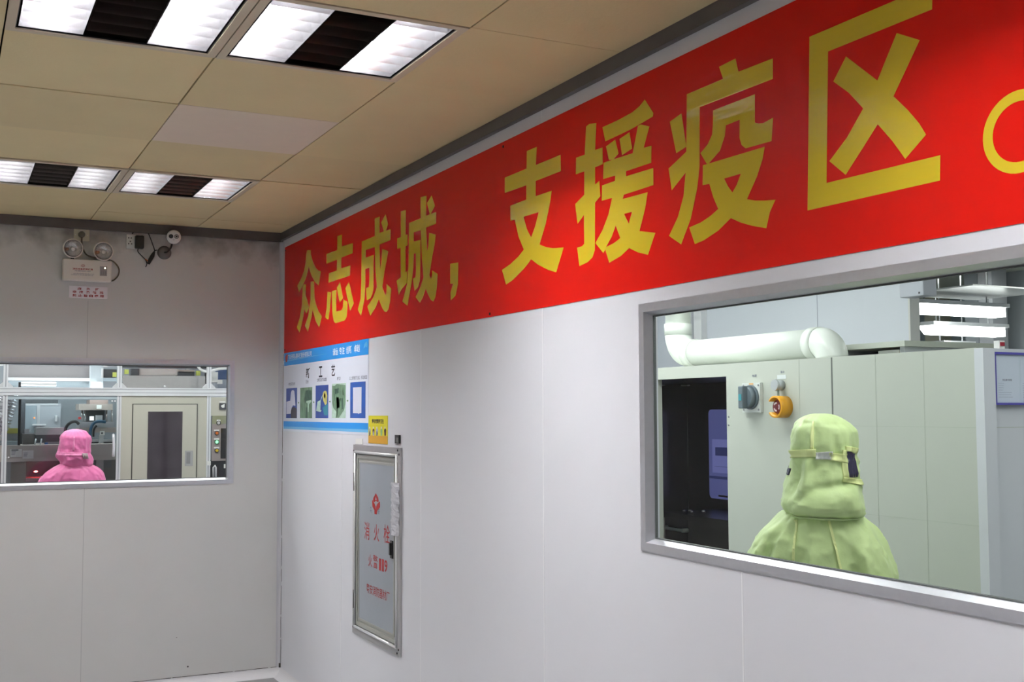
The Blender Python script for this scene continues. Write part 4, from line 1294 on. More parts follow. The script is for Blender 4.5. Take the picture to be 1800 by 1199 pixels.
def pink_extra(root, hd, cov, hood, tor, P0, D):
    zz = lambda y: z_of(P0, D, y)
    R = math.radians
    mb = MB()
    hood.patch(mb, R(-172), R(-62), lambda u: zz(781.5 + 2 * u), lambda u: zz(787 + 1 * u), 0.0045, nt=24, thick=0.004)
    mb.build('hood_band', M_PINKS, hd)
    mb = MB()
    hood.patch(mb, R(-66), R(-46), lambda u: zz(784.5), lambda u: zz(793), 0.009, thick=0.004)
    mb.build('fastener_strip', mat('fastener_grey', (0.42, 0.32, 0.33), 0.6), hd)
    mb = MB()
    hood.patch(mb, R(-95), R(-90), lambda u: zz(759), lambda u: zz(781), 0.003, nt=4, nz=8, thick=0.003)
    mb.build('hood_seam', M_PINKS, hd)
    mb = MB()
    hood.patch(mb, R(35), R(145), lambda u: zz(785), lambda u: zz(797), 0.005, thick=0.004)
    mb.build('hood_window', M_VISOR, hd)


hood_p = [(754.5, 128, 136, 0.01, 0.0), (756, 122, 142, 0.04, 0), (759, 115, 149, 0.075, 0), (764, 109, 154, 0.10, 0), (770, 106, 158, 0.115, 0), (780, 105, 158, 0.118, 0), (788, 104, 158, 0.116, 0), (793, 102, 159, 0.12, 0),
          (798, 99.5, 160, 0.128, 0), (802, 100, 161, 0.13, 0), (806, 103, 162, 0.125, 0), (811, 107, 162, 0.118, 0), (816, 108, 161, 0.112, 0), (821, 112, 156, 0.10, 0), (824, 118, 150, 0.08, 0)]
torso_p = [(811, 116, 150, 0.07, 0), (816, 106, 158, 0.095, 0), (820, 98, 165, 0.105, 0), (826, 88, 174, 0.12, 0), (833, 79, 181, 0.13, 0), (842, 71, 185, 0.138, 0), (855, 65, 190, 0.142, 0), (880, 64, 194, 0.14, 0), (910, 72, 188, 0.14, 0),
           (950, 80, 180, 0.14, 0), (990, 80, 180, 0.14, 0), (1010, 82, 178, 0.13, 0)]
worker('person seen from behind in a pink clean-room coverall and hood behind the far window', 132, 7.85, hood_p, torso_p, M_PINKC, M_PINKS, 9.4, pink_extra, 785,
       [(-120, 798, 30, 4, 0.012, 0.05), (-80, 803, 35, 4, -0.014, 0.10), (-55, 796, 25, 5, -0.010, 0.1), (-40, 806, 20, 5, 0.012, 0.1), (-100, 809, 40, 3, -0.012, -0.04), (-75, 815, 40, 3, 0.010, 0.05), (-110, 765, 50, 4, -0.004, 0)],
       [(-105, 832, 5, 14, -0.012, 0.2), (-88, 832, 5, 14, 0.012, -0.2), (-80, 835, 4, 14, -0.012, -0.2), (-125, 835, 5, 14, -0.012, 0.2), (-140, 838, 6, 12, 0.012, 0.2), (-95, 828, 6, 10, -0.008, 0)])

# ------------------------------------------------------------------ room behind the far window
M_ROOMW = mat('clean_room_wall', (0.70, 0.73, 0.78), 0.35)
M_CEILB = mat('clean_room_ceiling', (0.75, 0.76, 0.76), 0.6)
b = MB()
b.box((XL, 6.0, 0), (0.75, 6.05, 2.9))
tag(b.build('wall_back_room_end', M_ROOMW), kind='structure')
b = MB()
b.box((XL - 0.05, 0.05, 0), (XL, 6.05, 2.9))
tag(b.build('wall_back_room_left', M_ROOMW), kind='structure')
b = MB()
b.box((0.70, 0.05, 0), (0.75, 6.0, 2.9))
tag(b.build('wall_back_room_right', M_ROOMW), kind='structure')
b = MB()
b.box((XL, 0.05, 2.70), (0.70, 6.0, 2.75))
tag(b.build('ceiling_back_room', M_CEILB), kind='structure')
M_PANB = mat('lit_panel_far', (0.9, 0.9, 0.9), 0.5, emit=(1.0, 1.0, 1.0), strength=PANEL_B)
M_PANR = mat('lit_panel_near', (0.9, 0.9, 0.9), 0.5, emit=(0.98, 1.0, 0.98), strength=PANEL_R)


def added_panel(x, y, sx, sy, m, z, label):  # unseen panels added to light the rooms and hall behind the windows
    t = empty('added_panel_light', (x, y, z), label, 'ceiling light', 'added panel lights out of view')
    f = MB()
    for a, c in (((-sx - 0.02, -sy - 0.02), (-sx, sy + 0.02)), ((sx, -sy - 0.02), (sx + 0.02, sy + 0.02)), ((-sx, -sy - 0.02), (sx, -sy)), ((-sx, sy), (sx, sy + 0.02))):
        f.box((x + a[0], y + a[1], z - 0.03), (x + c[0], y + c[1], z))
    f.build('frame', M_ALU_W, t)
    d = MB()
    d.box((x - sx, y - sy, z - 0.024), (x + sx, y + sy, z - 0.001))
    d.build('diffuser', m, t)


PL = 'added flat ceiling panel light, unseen above the view through the windows'
for x, y in ((-1.5, 1.1), (-0.2, 1.1), (-1.2, 2.6), (-1.0, 4.2), (-3.0, 1.6)):
    added_panel(x, y, 0.55, 0.14, M_PANB, 2.70, PL)

YM = 2.1
M_MBEIGE = mat('machine_beige', (0.50, 0.49, 0.41), 0.45)
M_MGREY = mat('machine_grey', (0.30, 0.31, 0.33), 0.5)
M_MDARK = mat('machine_dark', (0.055, 0.06, 0.068), 0.45)
M_MBROWN = mat('machine_taupe', (0.36, 0.31, 0.28), 0.5)
M_MBLUE = mat('machine_bluegrey', (0.30, 0.36, 0.40), 0.4)
M_ACRY = glass_mat('acrylic_door', (0.90, 0.94, 0.95))
mac = empty('assembly_machine', (-0.8, YM, 0), 'big machine in an aluminium profile frame filling the far window behind the pink-clad person', 'machine')


def bx(mb, x0, y0, x1, y1, Y, depth, bev=0.0, mi=0):
    a, c = at(x0, y0, 1, Y), at(x1, y1, 1, Y)
    return mb.box((a.x, Y, a.z), (c.x, Y + depth, c.z), bev, mi)


def part(name, x0, y0, x1, y1, Y, depth, m, parent=mac, bev=0.0):
    mb = MB()
    bx(mb, x0, y0, x1, y1, Y, depth, bev)
    return mb.build(name, m, parent)


zt, zb_ = at(100, 681, 1, YM).z, at(100, 695.3, 1, YM).z
xl_, xr_ = -2.6, 0.5
mb = MB()
for za, zc, dy in ((zt, zt - 0.010, 0), (zt - 0.010, zt - 0.014, 0.006), (zt - 0.014, zb_ + 0.024, 0), (zb_ + 0.024, zb_ + 0.020, 0.006), (zb_ + 0.020, zb_, 0)):
    mb.box((xl_, YM + dy, za), (xr_, YM + 0.05, zc))
fb = mb.build('frame_beam', M_ALU_W, mac)
for zg in (zt - 0.012, zb_ + 0.022):
    mb = MB()
    mb.box((xl_, YM + 0.0045, zg - 0.0022), (xr_, YM + 0.0058, zg + 0.0022))
    mb.build('beam_groove_shade', mat('groove_shade_grey', (0.30, 0.31, 0.33), 0.5), fb)  # darker strip paints the shade inside the beam groove
mb = MB()
mb.box((xl_, YM + 0.85, zt), (xr_, YM + 0.9, zb_))
mb.build('frame_beam', M_ALU_W, mac)
mb = MB()
mb.box((xl_, YM, 0.06), (xr_, YM + 0.9, 0.12))
mb.build('frame_beam', M_ALU_W, mac)
for p0, p1 in ((4.8, 13.2), (206, 213.6), (364, 371)):
    a, c = at(p0, 720, 1, YM).x, at(p1, 720, 1, YM).x
    w = c - a
    for z0, z1 in ((0.0, zb_), (zt, 2.25)):
        mb = MB()
        mb.box((a, YM + 0.004, z0), (a + w * 0.36, YM + 0.04, z1)).box((a + w * 0.36, YM + 0.009, z0), (a + w * 0.64, YM + 0.04, z1)).box((a + w * 0.64, YM + 0.004, z0), (c, YM + 0.04, z1))
        fp_ = mb.build('frame_post', M_ALU_W, mac)
        mb = MB()
        mb.box((a + w * 0.38, YM + 0.0075, z0 + 0.002), (a + w * 0.62, YM + 0.0088, z1 - 0.002))
        mb.build('post_groove_shade', mat('post_groove_shade_grey', (0.46, 0.48, 0.51), 0.5), fp_)  # shade of the post groove put in as a darker strip
    for s, x in ((-1, a), (1, c)):
        for top in (0, 1):
            zz = zt if not top else 2.02
            up = 1 if not top else -1
            mb = MB()
            mb.prism([(x, YM + 0.008, zz), (x + s * 0.034, YM + 0.008, zz), (x + s * 0.034, YM + 0.008, zz + up * 0.006), (x + s * 0.006, YM + 0.008, zz + up * 0.034), (x, YM + 0.008, zz + up * 0.034)], (0, 0.026, 0))
            mb.build('corner_bracket', mat('cast_bracket', (0.68, 0.69, 0.70), 0.4, 0.5), mac)
    for s in (0,):
        mb = MB()
        mb.box((a, YM + 0.86, 0), (c, YM + 0.9, 2.25))
        mb.build('frame_post', M_ALU_W, mac)
mb = MB()
mb.box((xl_, YM, 2.25), (xr_, YM + 0.05, 2.30))
mb.build('frame_beam', M_ALU_W, mac)

# right bay: beige panel with a door and a dark window
part('side_panel', 213.6, 695.3, 364, 900, YM + 0.012, 0.02, M_MBEIGE)
dr = part('cabinet_door', 234.6, 711.2, 343.6, 900, YM + 0.002, 0.02, M_MBEIGE)
mb = MB()
a, c = at(233, 709.8, 1, YM + 0.006), at(345.2, 900, 1, YM + 0.006)
mb.box((a.x, YM + 0.006, c.z), (c.x, YM + 0.012, a.z))
mb.build('door_gap', mat('door_shadow_gap', (0.05, 0.05, 0.045), 0.7), mac)
mb = MB()
bx(mb, 260.5, 723.5, 318.5, 900, YM - 0.001, 0.003, bev=0.0012)
mb.build('door_window', mat('smoked_pane', (0.045, 0.035, 0.045), 0.08, noise_amt=0.5, noise_scale=8, spec=0.6), dr)
h = part('door_handle', 325.2, 792.5, 339, 819, YM - 0.001, 0.003, mat('handle_grey', (0.36, 0.36, 0.36), 0.5), dr)
mb = MB()
bx(mb, 328, 795, 334.5, 815, YM - 0.003, 0.002, bev=0.0008)
mb.build('handle_paddle', mat('handle_dark', (0.24, 0.24, 0.24), 0.5), h)
# post clamp
part('post_clamp', 363, 811, 370.5, 818, YM - 0.008, 0.012, M_WHITE)
# control column
cp = part('control_panel', 371, 698.5, 412, 731, YM + 0.01, 0.02, M_MBEIGE)
c2 = part('control_panel', 373, 731, 412, 809.5, YM + 0.006, 0.02, mat('control_taupe', (0.30, 0.26, 0.25), 0.5))
part('control_panel_top', 373, 731, 412, 745, YM + 0.004, 0.003, mat('control_olive', (0.26, 0.27, 0.17), 0.5), c2)
s_ = part('selector_switch', 386, 709, 397.5, 720, YM - 0.002, 0.012, M_MDARK, cp, 0.001)
mb = MB()
q = [at(x, y, 1, YM - 0.006) for x, y in ((388, 713.5), (395, 710), (394.5, 716.5), (391, 717))]
mb.prism(q, (0, 0.004, 0))
mb.build('selector_handle', M_WHITE, s_)
part('label_plate', 386, 705.5, 396, 708, YM + 0.006, 0.004, M_WHITE, cp)
for name, px, py, m, rim in (('button', 381, 761.5, mat('orange_button', (0.65, 0.18, 0.03), 0.3), M_MDARK), ('button', 381, 777, mat('green_button', (0.45, 0.85, 0.62), 0.3, emit=(0.5, 1.0, 0.7), strength=0.5), mat('green_rim', (0.02, 0.25, 0.10), 0.4)),
                             ('button', 381, 792, mat('amber_button', (0.60, 0.42, 0.02), 0.3), M_MDARK), ('rotary_knob', 384, 743.5, mat('knob_steel', (0.5, 0.5, 0.5), 0.3), M_BLACK)):
    c = at(px, py, 1, YM + 0.006)
    mb = MB()
    mb.cyl(c, c + Vector((0, -0.006, 0)), 0.0175, n=20)
    rg = mb.build(name, rim, c2)
    mb = MB()
    mb.cyl(c + Vector((0, -0.006, 0)), c + Vector((0, -0.013, 0)), 0.0125, 0.011, n=20)
    mb.build('button_cap', m, rg)
for py in (756.5, 771.8, 787):
    part('label_plate', 376.3, py - 1.2, 385.3, py + 1.2, YM + 0.003, 0.004, M_WHITE, c2)
part('label_plate', 381, 738, 387.5, 741, YM + 0.003, 0.004, M_WHITE, c2)
part('display', 388.5, 753, 412, 805.5, YM + 0.001, 0.006, M_BLACK, c2)
mb = MB()
a = [at(375, 840, 1, YM + 0.02), at(375, 822, 1, YM - 0.02), at(378, 818.5, 1, YM - 0.03), at(379.5, 822, 1, YM - 0.03), at(379.5, 842, 1, YM + 0.0)]
mb.tube(a, 0.007, n=10)
mb.build('pull_handle', M_ALU_W, mac)
part('cavity_back', 366, 809, 412, 900, YM + 0.25, 0.02, M_MDARK)
part('cavity_hinge', 394, 816, 399, 823, YM + 0.0, 0.01, M_WHITE)

# left bay: clear door with the mechanism behind it
dl = part('clear_door', 13.2, 695.3, 206, 900, YM + 0.016, 0.006, M_ACRY)
part('door_strip', 13.2, 695.6, 206, 702, YM + 0.010, 0.005, mat('frosted_strip', (0.42, 0.50, 0.53), 0.4), dl)
mb = MB()
a = [at(199.5, 766, 1, YM + 0.016), at(199.5, 766, 1, YM - 0.03), at(200, 783, 1, YM - 0.036), at(199.5, 800, 1, YM - 0.03), at(199.5, 800, 1, YM + 0.016)]
mb.tube(a, 0.010, n=12, smooth_path=4)
mb.build('door_handle', M_ALU_W, dl)
for px, py in ((197, 705), (202, 705), (10, 804), (15, 804)):
    c = at(px, py, 1, YM + 0.014)
    mb = MB()
    mb.cyl(c, c + Vector((0, -0.012, 0)), 0.006, n=10)
    mb.build('door_screw', M_ALU_W, dl)
YB = YM + 0.8
part('back_plate', -230, 640, 212, 900, YB, 0.01, mat('interior_bluegrey', (0.26, 0.29, 0.32), 0.4))
mb = MB()
mb.box((xl_, YM + 0.86, 0.15), (xr_, YM + 0.87, zt))
mb.build('rear_panel', M_MGREY, mac)
part('machine_bed', -230, 787, 206, 808, YM + 0.10, 0.6, mat('bed_taupe', (0.55, 0.49, 0.45), 0.5))
part('machine_bed_foot', -10, 808, 17, 900, YM + 0.12, 0.10, M_MGREY)
part('inner_side_box', 17, 808, 44, 900, YM + 0.14, 0.3, mat('side_box_taupe', (0.27, 0.24, 0.21), 0.5))
for x0, x1, y0 in ((18.4, 38.5, 789.5), (39.8, 58.8, 792)):
    st = part('sticker', x0, y0, x1, y0 + 14, YM + 0.098, 0.0025, M_WHITE)
    for k in range(3):
        part('sticker_line', x0 + 1.5, y0 + 4 + 2.6 * k, x0 + 9.5 - k, y0 + 4.8 + 2.6 * k, YM + 0.0975, 0.001, M_INK_GREY, st)
    if x0 < 20:
        part('sticker_heading', x0 + 1.6, y0 + 1.0, x0 + 14, y0 + 2.4, YM + 0.0975, 0.001, M_MDARK, st)
part('mast', 33, 698, 35.4, 786, YM + 0.13, 0.02, M_BLACK)
part('column', 36.5, 697, 43, 790, YM + 0.42, 0.06, M_MDARK)
pn = part('instrument_cabinet', 43, 709, 106, 760, YM + 0.62, 0.1, mat('instrument_grey', (0.36, 0.38, 0.41), 0.4))
part('cabinet_frame', 43, 709, 102, 712.8, YM + 0.612, 0.01, M_ALU_D, pn)
part('cabinet_frame', 65, 712.8, 69.5, 760, YM + 0.612, 0.01, M_ALU_D, pn)
part('cabinet_pane', 44, 713, 65, 760, YM + 0.616, 0.006, M_MBLUE, pn)
part('cabinet_rail', 43, 702.5, 102, 709, YM + 0.605, 0.02, M_MDARK, pn)
part('cabinet_latch', 97, 730, 100.5, 741, YM + 0.60, 0.02, M_ALU_W, pn)
mb = MB()
c = at(60.5, 734.5, 1, YM + 0.60)
mb.ball(c, 0.0065, n=10)
mb.build('indicator_lamp', mat('lamp_orange', (0.8, 0.2, 0.05), 0.4, emit=(1.0, 0.25, 0.06), strength=2.0), pn)
part('shelf', 58, 745.5, 81, 747.5, YM + 0.5, 0.1, M_ALU_W, pn)
part('yellow_block', 12, 753, 32, 762, YM + 0.3, 0.05, mat('yellow_paint', (0.42, 0.40, 0.07), 0.5))
part('lower_block', 0, 762, 33, 776, YM + 0.32, 0.1, M_MGREY)
part('lower_plate', -10, 776, 31, 784, YM + 0.22, 0.1, M_MBLUE)
part('bracket_box', 40, 763, 60, 787, YM + 0.3, 0.15, mat('bracket_dark', (0.14, 0.135, 0.13), 0.5))
part('sensor_box', 43.5, 754.5, 51.5, 761, YM + 0.28, 0.04, M_ALU_D)
st = part('linear_stage', 63, 752, 112, 764, YM + 0.25, 0.15, mat('stage_grey', (0.42, 0.41, 0.42), 0.45))
part('stage_body', 62, 764, 120, 777, YM + 0.27, 0.13, M_MDARK, st)
part('stage_base', 80, 777, 125, 786.5, YM + 0.26, 0.13, M_MGREY, st)
part('stage_motor', 79, 778, 84, 785, YM + 0.24, 0.03, mat('blue_cap', (0.03, 0.16, 0.45), 0.4), st)
part('carriage', 68.5, 782, 79.5, 787.5, YM + 0.25, 0.05, mat('carriage_cream', (0.55, 0.53, 0.46), 0.5), st)
for px in (61, 71):
    mb = MB()
    mb.tube([at(px, 787, 1, YM + 0.2), at(px + 0.5, 779, 1, YM + 0.2), at(px + 2, 772, 1, YM + 0.22)], 0.006, n=8, smooth_path=3)
    mb.build('toggle', M_ALU_D, mac)
ph = part('press_head', 139, 710, 198, 721, YM + 0.35, 0.25, M_MBROWN)
part('press_cap', 158, 703, 190, 710, YM + 0.36, 0.22, mat('press_rust', (0.26, 0.19, 0.17), 0.5), ph)
part('sticker', 170, 712, 178.5, 718.6, YM + 0.347, 0.003, M_WHITE, ph)
part('press_table', 140, 742, 200, 752, YM + 0.35, 0.25, M_MGREY)
part('press_lower', 140, 752, 206, 760, YM + 0.35, 0.25, M_MBROWN)
for px in (144.5, 149, 187, 197):
    a, c = at(px, 721, 1, YM + 0.42), at(px, 743, 1, YM + 0.42)
    mb = MB()
    mb.cyl(a, c, 0.0075, n=12)
    mb.build('guide_rod', M_STEEL, ph)
part('backlit_target', 158, 732, 165, 739, YM + 0.40, 0.02, mat('lit_target', (0.9, 0.9, 0.9), 0.5, emit=(1, 1, 1), strength=1.2), ph)
part('press_tool', 169, 730, 180, 741, YM + 0.36, 0.06, M_ALU_D, ph)
part('press_shadow_box', 152, 721, 184, 742, YM + 0.46, 0.1, M_MDARK, ph)
part('red_marker', 138, 733, 142.5, 737, YM + 0.34, 0.02, mat('marker_red', (0.5, 0.03, 0.03), 0.5), ph)
for i, (pts, m) in enumerate(((((112, 772), (116, 752), (124, 743), (133, 741), (139, 746)), M_BLACK), (((159, 775), (159, 757), (164, 745), (173, 741), (186, 742)), mat('blue_hose', (0.02, 0.09, 0.17), 0.3)),
                              (((164, 768), (165, 755), (170, 748)), M_BLACK))):
    mb = MB()
    mb.tube([at(x, y, 1, YM + 0.30) for x, y in pts], 0.012 if i < 2 else 0.008, n=10, smooth_path=5)
    mb.build('hose', m, mac)
part('slide_rail', 158, 773, 200, 776.5, YM + 0.30, 0.08, M_ALU_D)
part('slide_body', 158, 776.5, 200, 781, YM + 0.32, 0.06, M_MDARK)
part('slide_base', 158, 781, 200, 785, YM + 0.30, 0.08, M_ALU_D)
sb = part('sensor_post', 174, 765, 182, 786, YM + 0.27, 0.03, M_ALU_D)
part('sticker', 176, 758, 184, 765, YM + 0.265, 0.01, M_WHITE, sb)
part('sensor_eye', 178, 760, 181, 763, YM + 0.262, 0.004, M_MDARK, sb)
mb = MB()
mb.tube([at(x, y, 1, YM + 0.22) for x, y in ((176, 778), (176, 789), (183, 793), (195, 793), (201, 790))], 0.006, n=8, smooth_path=4)
mb.build('hose', M_MGREY, mac)
for x0, x1 in ((160, 167), (169, 182), (183, 196)):
    part('under_bed_unit', x0, 809, x1, 822 if x0 != 169 else 836, YM + 0.45, 0.1, M_MGREY if x0 == 169 else M_MDARK)
part('under_bed_back', 44, 808, 206, 900, YM + 0.55, 0.02, mat('under_bed_taupe', (0.09, 0.075, 0.07), 0.5))
mb = MB()
for x0_, x1_ in ((18, 105), (112, 200)):
    a, c = at(x0_, 700, 1, YM + 0.30), at(x1_, 700, 1, YM + 0.30)
    mb.box((a.x, YM + 0.30, zb_ + 0.012), (c.x, YM + 0.33, zb_ + 0.04))
    mb.build('added_inner_lamp', mat('added_lamp_glow', (0.9, 0.9, 0.9), 0.4, emit=(0.9, 0.97, 1.0), strength=16.0), mac)  # hidden light bars added to brighten the machine interior
    mb = MB()
mb.bm.free()
# red working light below the bed
c = at(63, 829, 1, YM + 0.25)
mb = MB()
mb.ball(c, 0.009, (1.5, 0.6, 0.6), 12)
mb.build('red_work_light', mat('red_led', (0.9, 0.05, 0.05), 0.4, emit=(1.0, 0.03, 0.03), strength=160.0), mac)
part('red_lit_tray', 42, 841, 78, 846, YM + 0.2, 0.3, mat('tray_grey', (0.5, 0.5, 0.5), 0.5))
part('divider', 42, 809, 45, 845, YM + 0.2, 0.35, M_ALU_D)

# upper part above the beam
YU = YM + 0.4
part('upper_board', 14, 641.5, 161, 664, YU + 0.1, 0.02, mat('board_grey', (0.36, 0.35, 0.36), 0.5))
part('upper_rail', 14, 663.5, 161, 670, YU, 0.06, M_ALU_W)
part('upper_tray', 14, 670, 161, 682, YU + 0.15, 0.02, M_MBLUE)
mb = MB()
mb.cyl(at(37, 674.5, 1, YU - 0.1), at(99, 675.5, 1, YU - 0.1), 0.016, n=14)
mb.build('lit_tube', mat('white_tube', (0.8, 0.8, 0.8), 0.4), mac)
part('black_block', 33, 672, 37, 682, YU - 0.08, 0.05, M_BLACK)
part('gantry', 160, 642, 181, 682, YU - 0.05, 0.1, mat('gantry_pale', (0.50, 0.56, 0.60), 0.4))
part('gantry_arm', 179, 647.5, 181.5, 664, YU - 0.09, 0.05, M_ALU_W)
part('servo_motor', 181, 649, 205, 663.5, YU, 0.12, M_MDARK)
part('servo_mount', 170, 664, 206, 670.5, YU - 0.02, 0.12, M_MBLUE)
part('servo_clamp', 171, 671, 178, 673.5, YU - 0.06, 0.04, M_ALU_W)
for px, py in ((201.5, 658.5), (223, 653.5), (349, 656)):
    part('grease_cup', px - 3.2, py - 4, px + 3.2, py + 4, YU - 0.02, 0.04, mat('lime_cup', (0.52, 0.58, 0.12), 0.4))
sp_ = part('steel_cover', 215.5, 660, 360.5, 684, YU - 0.12, 0.02, M_STEEL)
mb = MB()
mb.ball(at(289.5, 679.5, 1, YU - 0.14), 0.008, n=10)
mb.build('cover_knob', M_ALU_W, sp_)
part('upper_box', 245, 648, 313, 660, YU + 0.05, 0.1, mat('box_beige', (0.52, 0.48, 0.46), 0.5))
part('upper_motor', 231, 648, 245, 660, YU + 0.02, 0.1, M_MDARK)
part('upper_motor', 313, 652, 342, 661, YU + 0.02, 0.1, M_MDARK)
part('upper_bar', 313, 650, 342, 653.5, YU, 0.1, M_MBROWN)
part('rear_shade', 214, 642, 366, 648, YU + 0.3, 0.02, M_MDARK)
part('rear_shade', 360.5, 655, 366, 682, YU + 0.1, 0.02, M_BLACK)
mb = MB()
mb.tube([at(x, y, 1, YU - 0.15) for x, y in ((346, 640), (351, 648), (358, 652.5), (366, 653), (376, 651), (386, 648.5), (398, 647), (410, 640))], 0.011, n=12, smooth_path=5)
mb.build('hose', mat('white_hose', (0.85, 0.85, 0.84), 0.4), mac)
part('valve_block', 373, 654, 383, 672, YU - 0.05, 0.08, M_WHITE)
part('valve_block', 384, 668, 391, 675, YU - 0.08, 0.05, M_WHITE)
part('blue_unit', 383, 650, 412, 667, YU + 0.1, 0.1, mat('deep_blue_paint', (0.05, 0.09, 0.20), 0.4))
part('blue_unit_base', 383, 667, 412, 683, YU + 0.08, 0.1, mat('pale_blue_paint', (0.32, 0.36, 0.42), 0.4))

# crumpled foil duct at the left edge
mb = MB()
pts = [at(x, y, 1, YM + 0.22) for x, y in ((13, 686), (9, 702), (3, 724), (-5, 746), (-16, 768), (-30, 784))]
pth = lerp_rows([tuple(p) for p in pts], 14)
rad = [0.084 * (1.0 + 0.10 * math.sin(i * 1.9)) + 0.006 * noise.noise((i * 0.7, 0, 0)) for i in range(len(pth))]
mb.tube(pth, 0.085, n=22, radii=rad)
du = mb.build('foil_duct', mat('foil', (0.75, 0.76, 0.80), 0.22, 0.95, bump=0.9, bump_scale=55), mac)
du['label'] = 'shiny corrugated foil duct'

# ------------------------------------------------------------------ room behind the right-hand window
XC, YE = 1.5, -3.912          # front face and near end face of the pale green chamber
CT = 1.806
FCH = lambda u, v, w: Vector((XC - w, u, v))
FEN = lambda u, v, w: Vector((u, YE - w, v))
M_CHG = mat('chamber_pale_green', (0.50, 0.53, 0.47), 0.35, noise_amt=0.02, noise_scale=3)
M_CHE = mat('chamber_end_grey', (0.62, 0.64, 0.68), 0.4)
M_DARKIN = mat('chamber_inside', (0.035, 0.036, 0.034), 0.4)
M_SEAMD = mat('chamber_seam', (0.12, 0.13, 0.12), 0.6)
OY0, OY1, OZ0, OZ1 = -2.437, -1.835, 0.25, 1.745
ch = empty('process_chamber', (2.0, -2.6, 0), 'pale green sheet-metal chamber with dark doorway behind the lime-clad person', 'machine')
mb = MB()
mb.plate(FCH, [(YE, 0.0), (-0.1, 0.0), (-0.1, CT), (YE, CT)], [[(OY0, OZ0), (OY1, OZ0), (OY1, OZ1), (OY0, OZ1)]], -0.04, 0.0)
mb.build('front_wall', M_CHG, ch)
mb = MB()
mb.box((XC + 0.06, YE, 0), (2.55, YE + 0.04, CT))
mb.build('end_wall', M_CHE, ch)
mb = MB()
mb.box((XC - 0.002, YE - 0.03, 0), (XC + 0.058, YE + 0.01, CT - 0.002))
mb.build('corner_post', M_CHE, ch)
mb = MB()
mb.box((XC + 0.04, YE + 0.04, CT - 0.04), (2.55, -0.1, CT))
mb.build('roof', M_CHG, ch)
mb = MB()
mb.box((2.51, YE + 0.04, 0), (2.55, -0.1, CT - 0.04))
mb.box((XC + 0.04, -0.14, 0), (2.51, -0.1, CT - 0.04))
mb.build('rear_wall', M_CHG, ch)
M_FINE = mat('fine_seam', (0.44, 0.48, 0.41), 0.5)
for y, w, m in ((-3.160, 0.004, M_SEAMD), (-2.955, 0.0008, M_FINE), (-3.41, 0.0008, M_FINE), (-3.66, 0.0008, M_FINE)):
    mb = MB()
    mb.rect(FCH, y - w, y + w, 0.05, CT - 0.002, 0.0002, 0.0008)
    mb.build('panel_seam', m, ch)
mb = MB()
mb.rect(FCH, YE, -2.95, 1.515, 1.517, 0.0002, 0.0006)
mb.rect(FCH, YE, -2.95, 1.160, 1.162, 0.0002, 0.0006)
mb.rect(FEN, XC + 0.08, 2.5, 1.515, 1.517, 0.0002, 0.0006)
mb.build('panel_seam', M_FINE, ch)
# dark inside
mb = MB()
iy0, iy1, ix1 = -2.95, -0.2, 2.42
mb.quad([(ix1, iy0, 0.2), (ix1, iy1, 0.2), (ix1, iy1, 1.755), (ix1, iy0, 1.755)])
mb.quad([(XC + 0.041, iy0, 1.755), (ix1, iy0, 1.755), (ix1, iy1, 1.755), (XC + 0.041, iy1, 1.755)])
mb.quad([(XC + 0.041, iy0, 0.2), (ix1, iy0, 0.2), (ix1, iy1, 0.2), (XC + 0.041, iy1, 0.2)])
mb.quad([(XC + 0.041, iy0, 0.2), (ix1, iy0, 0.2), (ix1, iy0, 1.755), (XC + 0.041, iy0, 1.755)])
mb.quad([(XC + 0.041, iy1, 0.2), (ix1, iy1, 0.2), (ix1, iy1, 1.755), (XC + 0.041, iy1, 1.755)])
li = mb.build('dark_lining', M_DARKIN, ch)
XI = 2.40
FIN = lambda u, v, w: Vector((XI - w, u, v))


def rr_(u0, u1, v0, v1, r, n=6):
    pts = []
    for cx, cy, a in ((u1 - r, v1 - r, 0), (u0 + r, v1 - r, PI / 2), (u0 + r, v0 + r, PI), (u1 - r, v0 + r, 3 * PI / 2)):
        for k in range(n + 1):
            t = a + PI / 2 * k / n
            pts.append((cx + r * math.cos(t), cy + r * math.sin(t)))
    return pts


def inn(px, py):
    p = at(px, py, 0, XI)
    return p.y, p.z


M_VIOLET = mat('violet_lit_window', (0.10, 0.11, 0.30), 0.2, emit=(0.16, 0.18, 0.50), strength=0.36)
M_VIOLET2 = mat('violet_lit_unit', (0.10, 0.11, 0.30), 0.3, emit=(0.24, 0.26, 0.66), strength=0.42)
M_VIOLETD = mat('violet_dark_unit', (0.05, 0.06, 0.16), 0.3, emit=(0.06, 0.08, 0.28), strength=0.3)
yl, zt_ = inn(1246, 720)
zb2 = inn(1246, 875)[1]
mb = MB()
mb.plate(FIN, rr_(yl - 0.42, yl, zb2, zt_, 0.03), (), 0.0, 0.004)
vw = mb.build('inner_window', M_VIOLET, ch)
for x0, y0, x1, y1, m in ((1253, 772, 1300, 834, M_VIOLET2), (1259, 786, 1300, 803, M_VIOLETD), (1258, 819.5, 1300, 823, M_VIOLETD), (1248, 836, 1300, 845, M_VIOLETD), (1264, 870, 1300, 877, M_DARKIN)):
    (a, c), (d, e) = inn(x0, y0), inn(x1, y1)
    mb = MB()
    mb.rect(FIN, d, a, e, c, 0.004, 0.006 + (0.002 if m is M_VIOLETD else 0))
    mb.build('unit_behind_window', m, vw)
yr = inn(1163.5, 722)[0]
mb = MB()
mb.plate(FIN, rr_(yr, yr + 0.42, inn(1163, 874)[1], inn(1163, 722)[1], 0.03), (), 0.0, 0.004)
vw2 = mb.build('inner_window', M_VIOLET, ch)
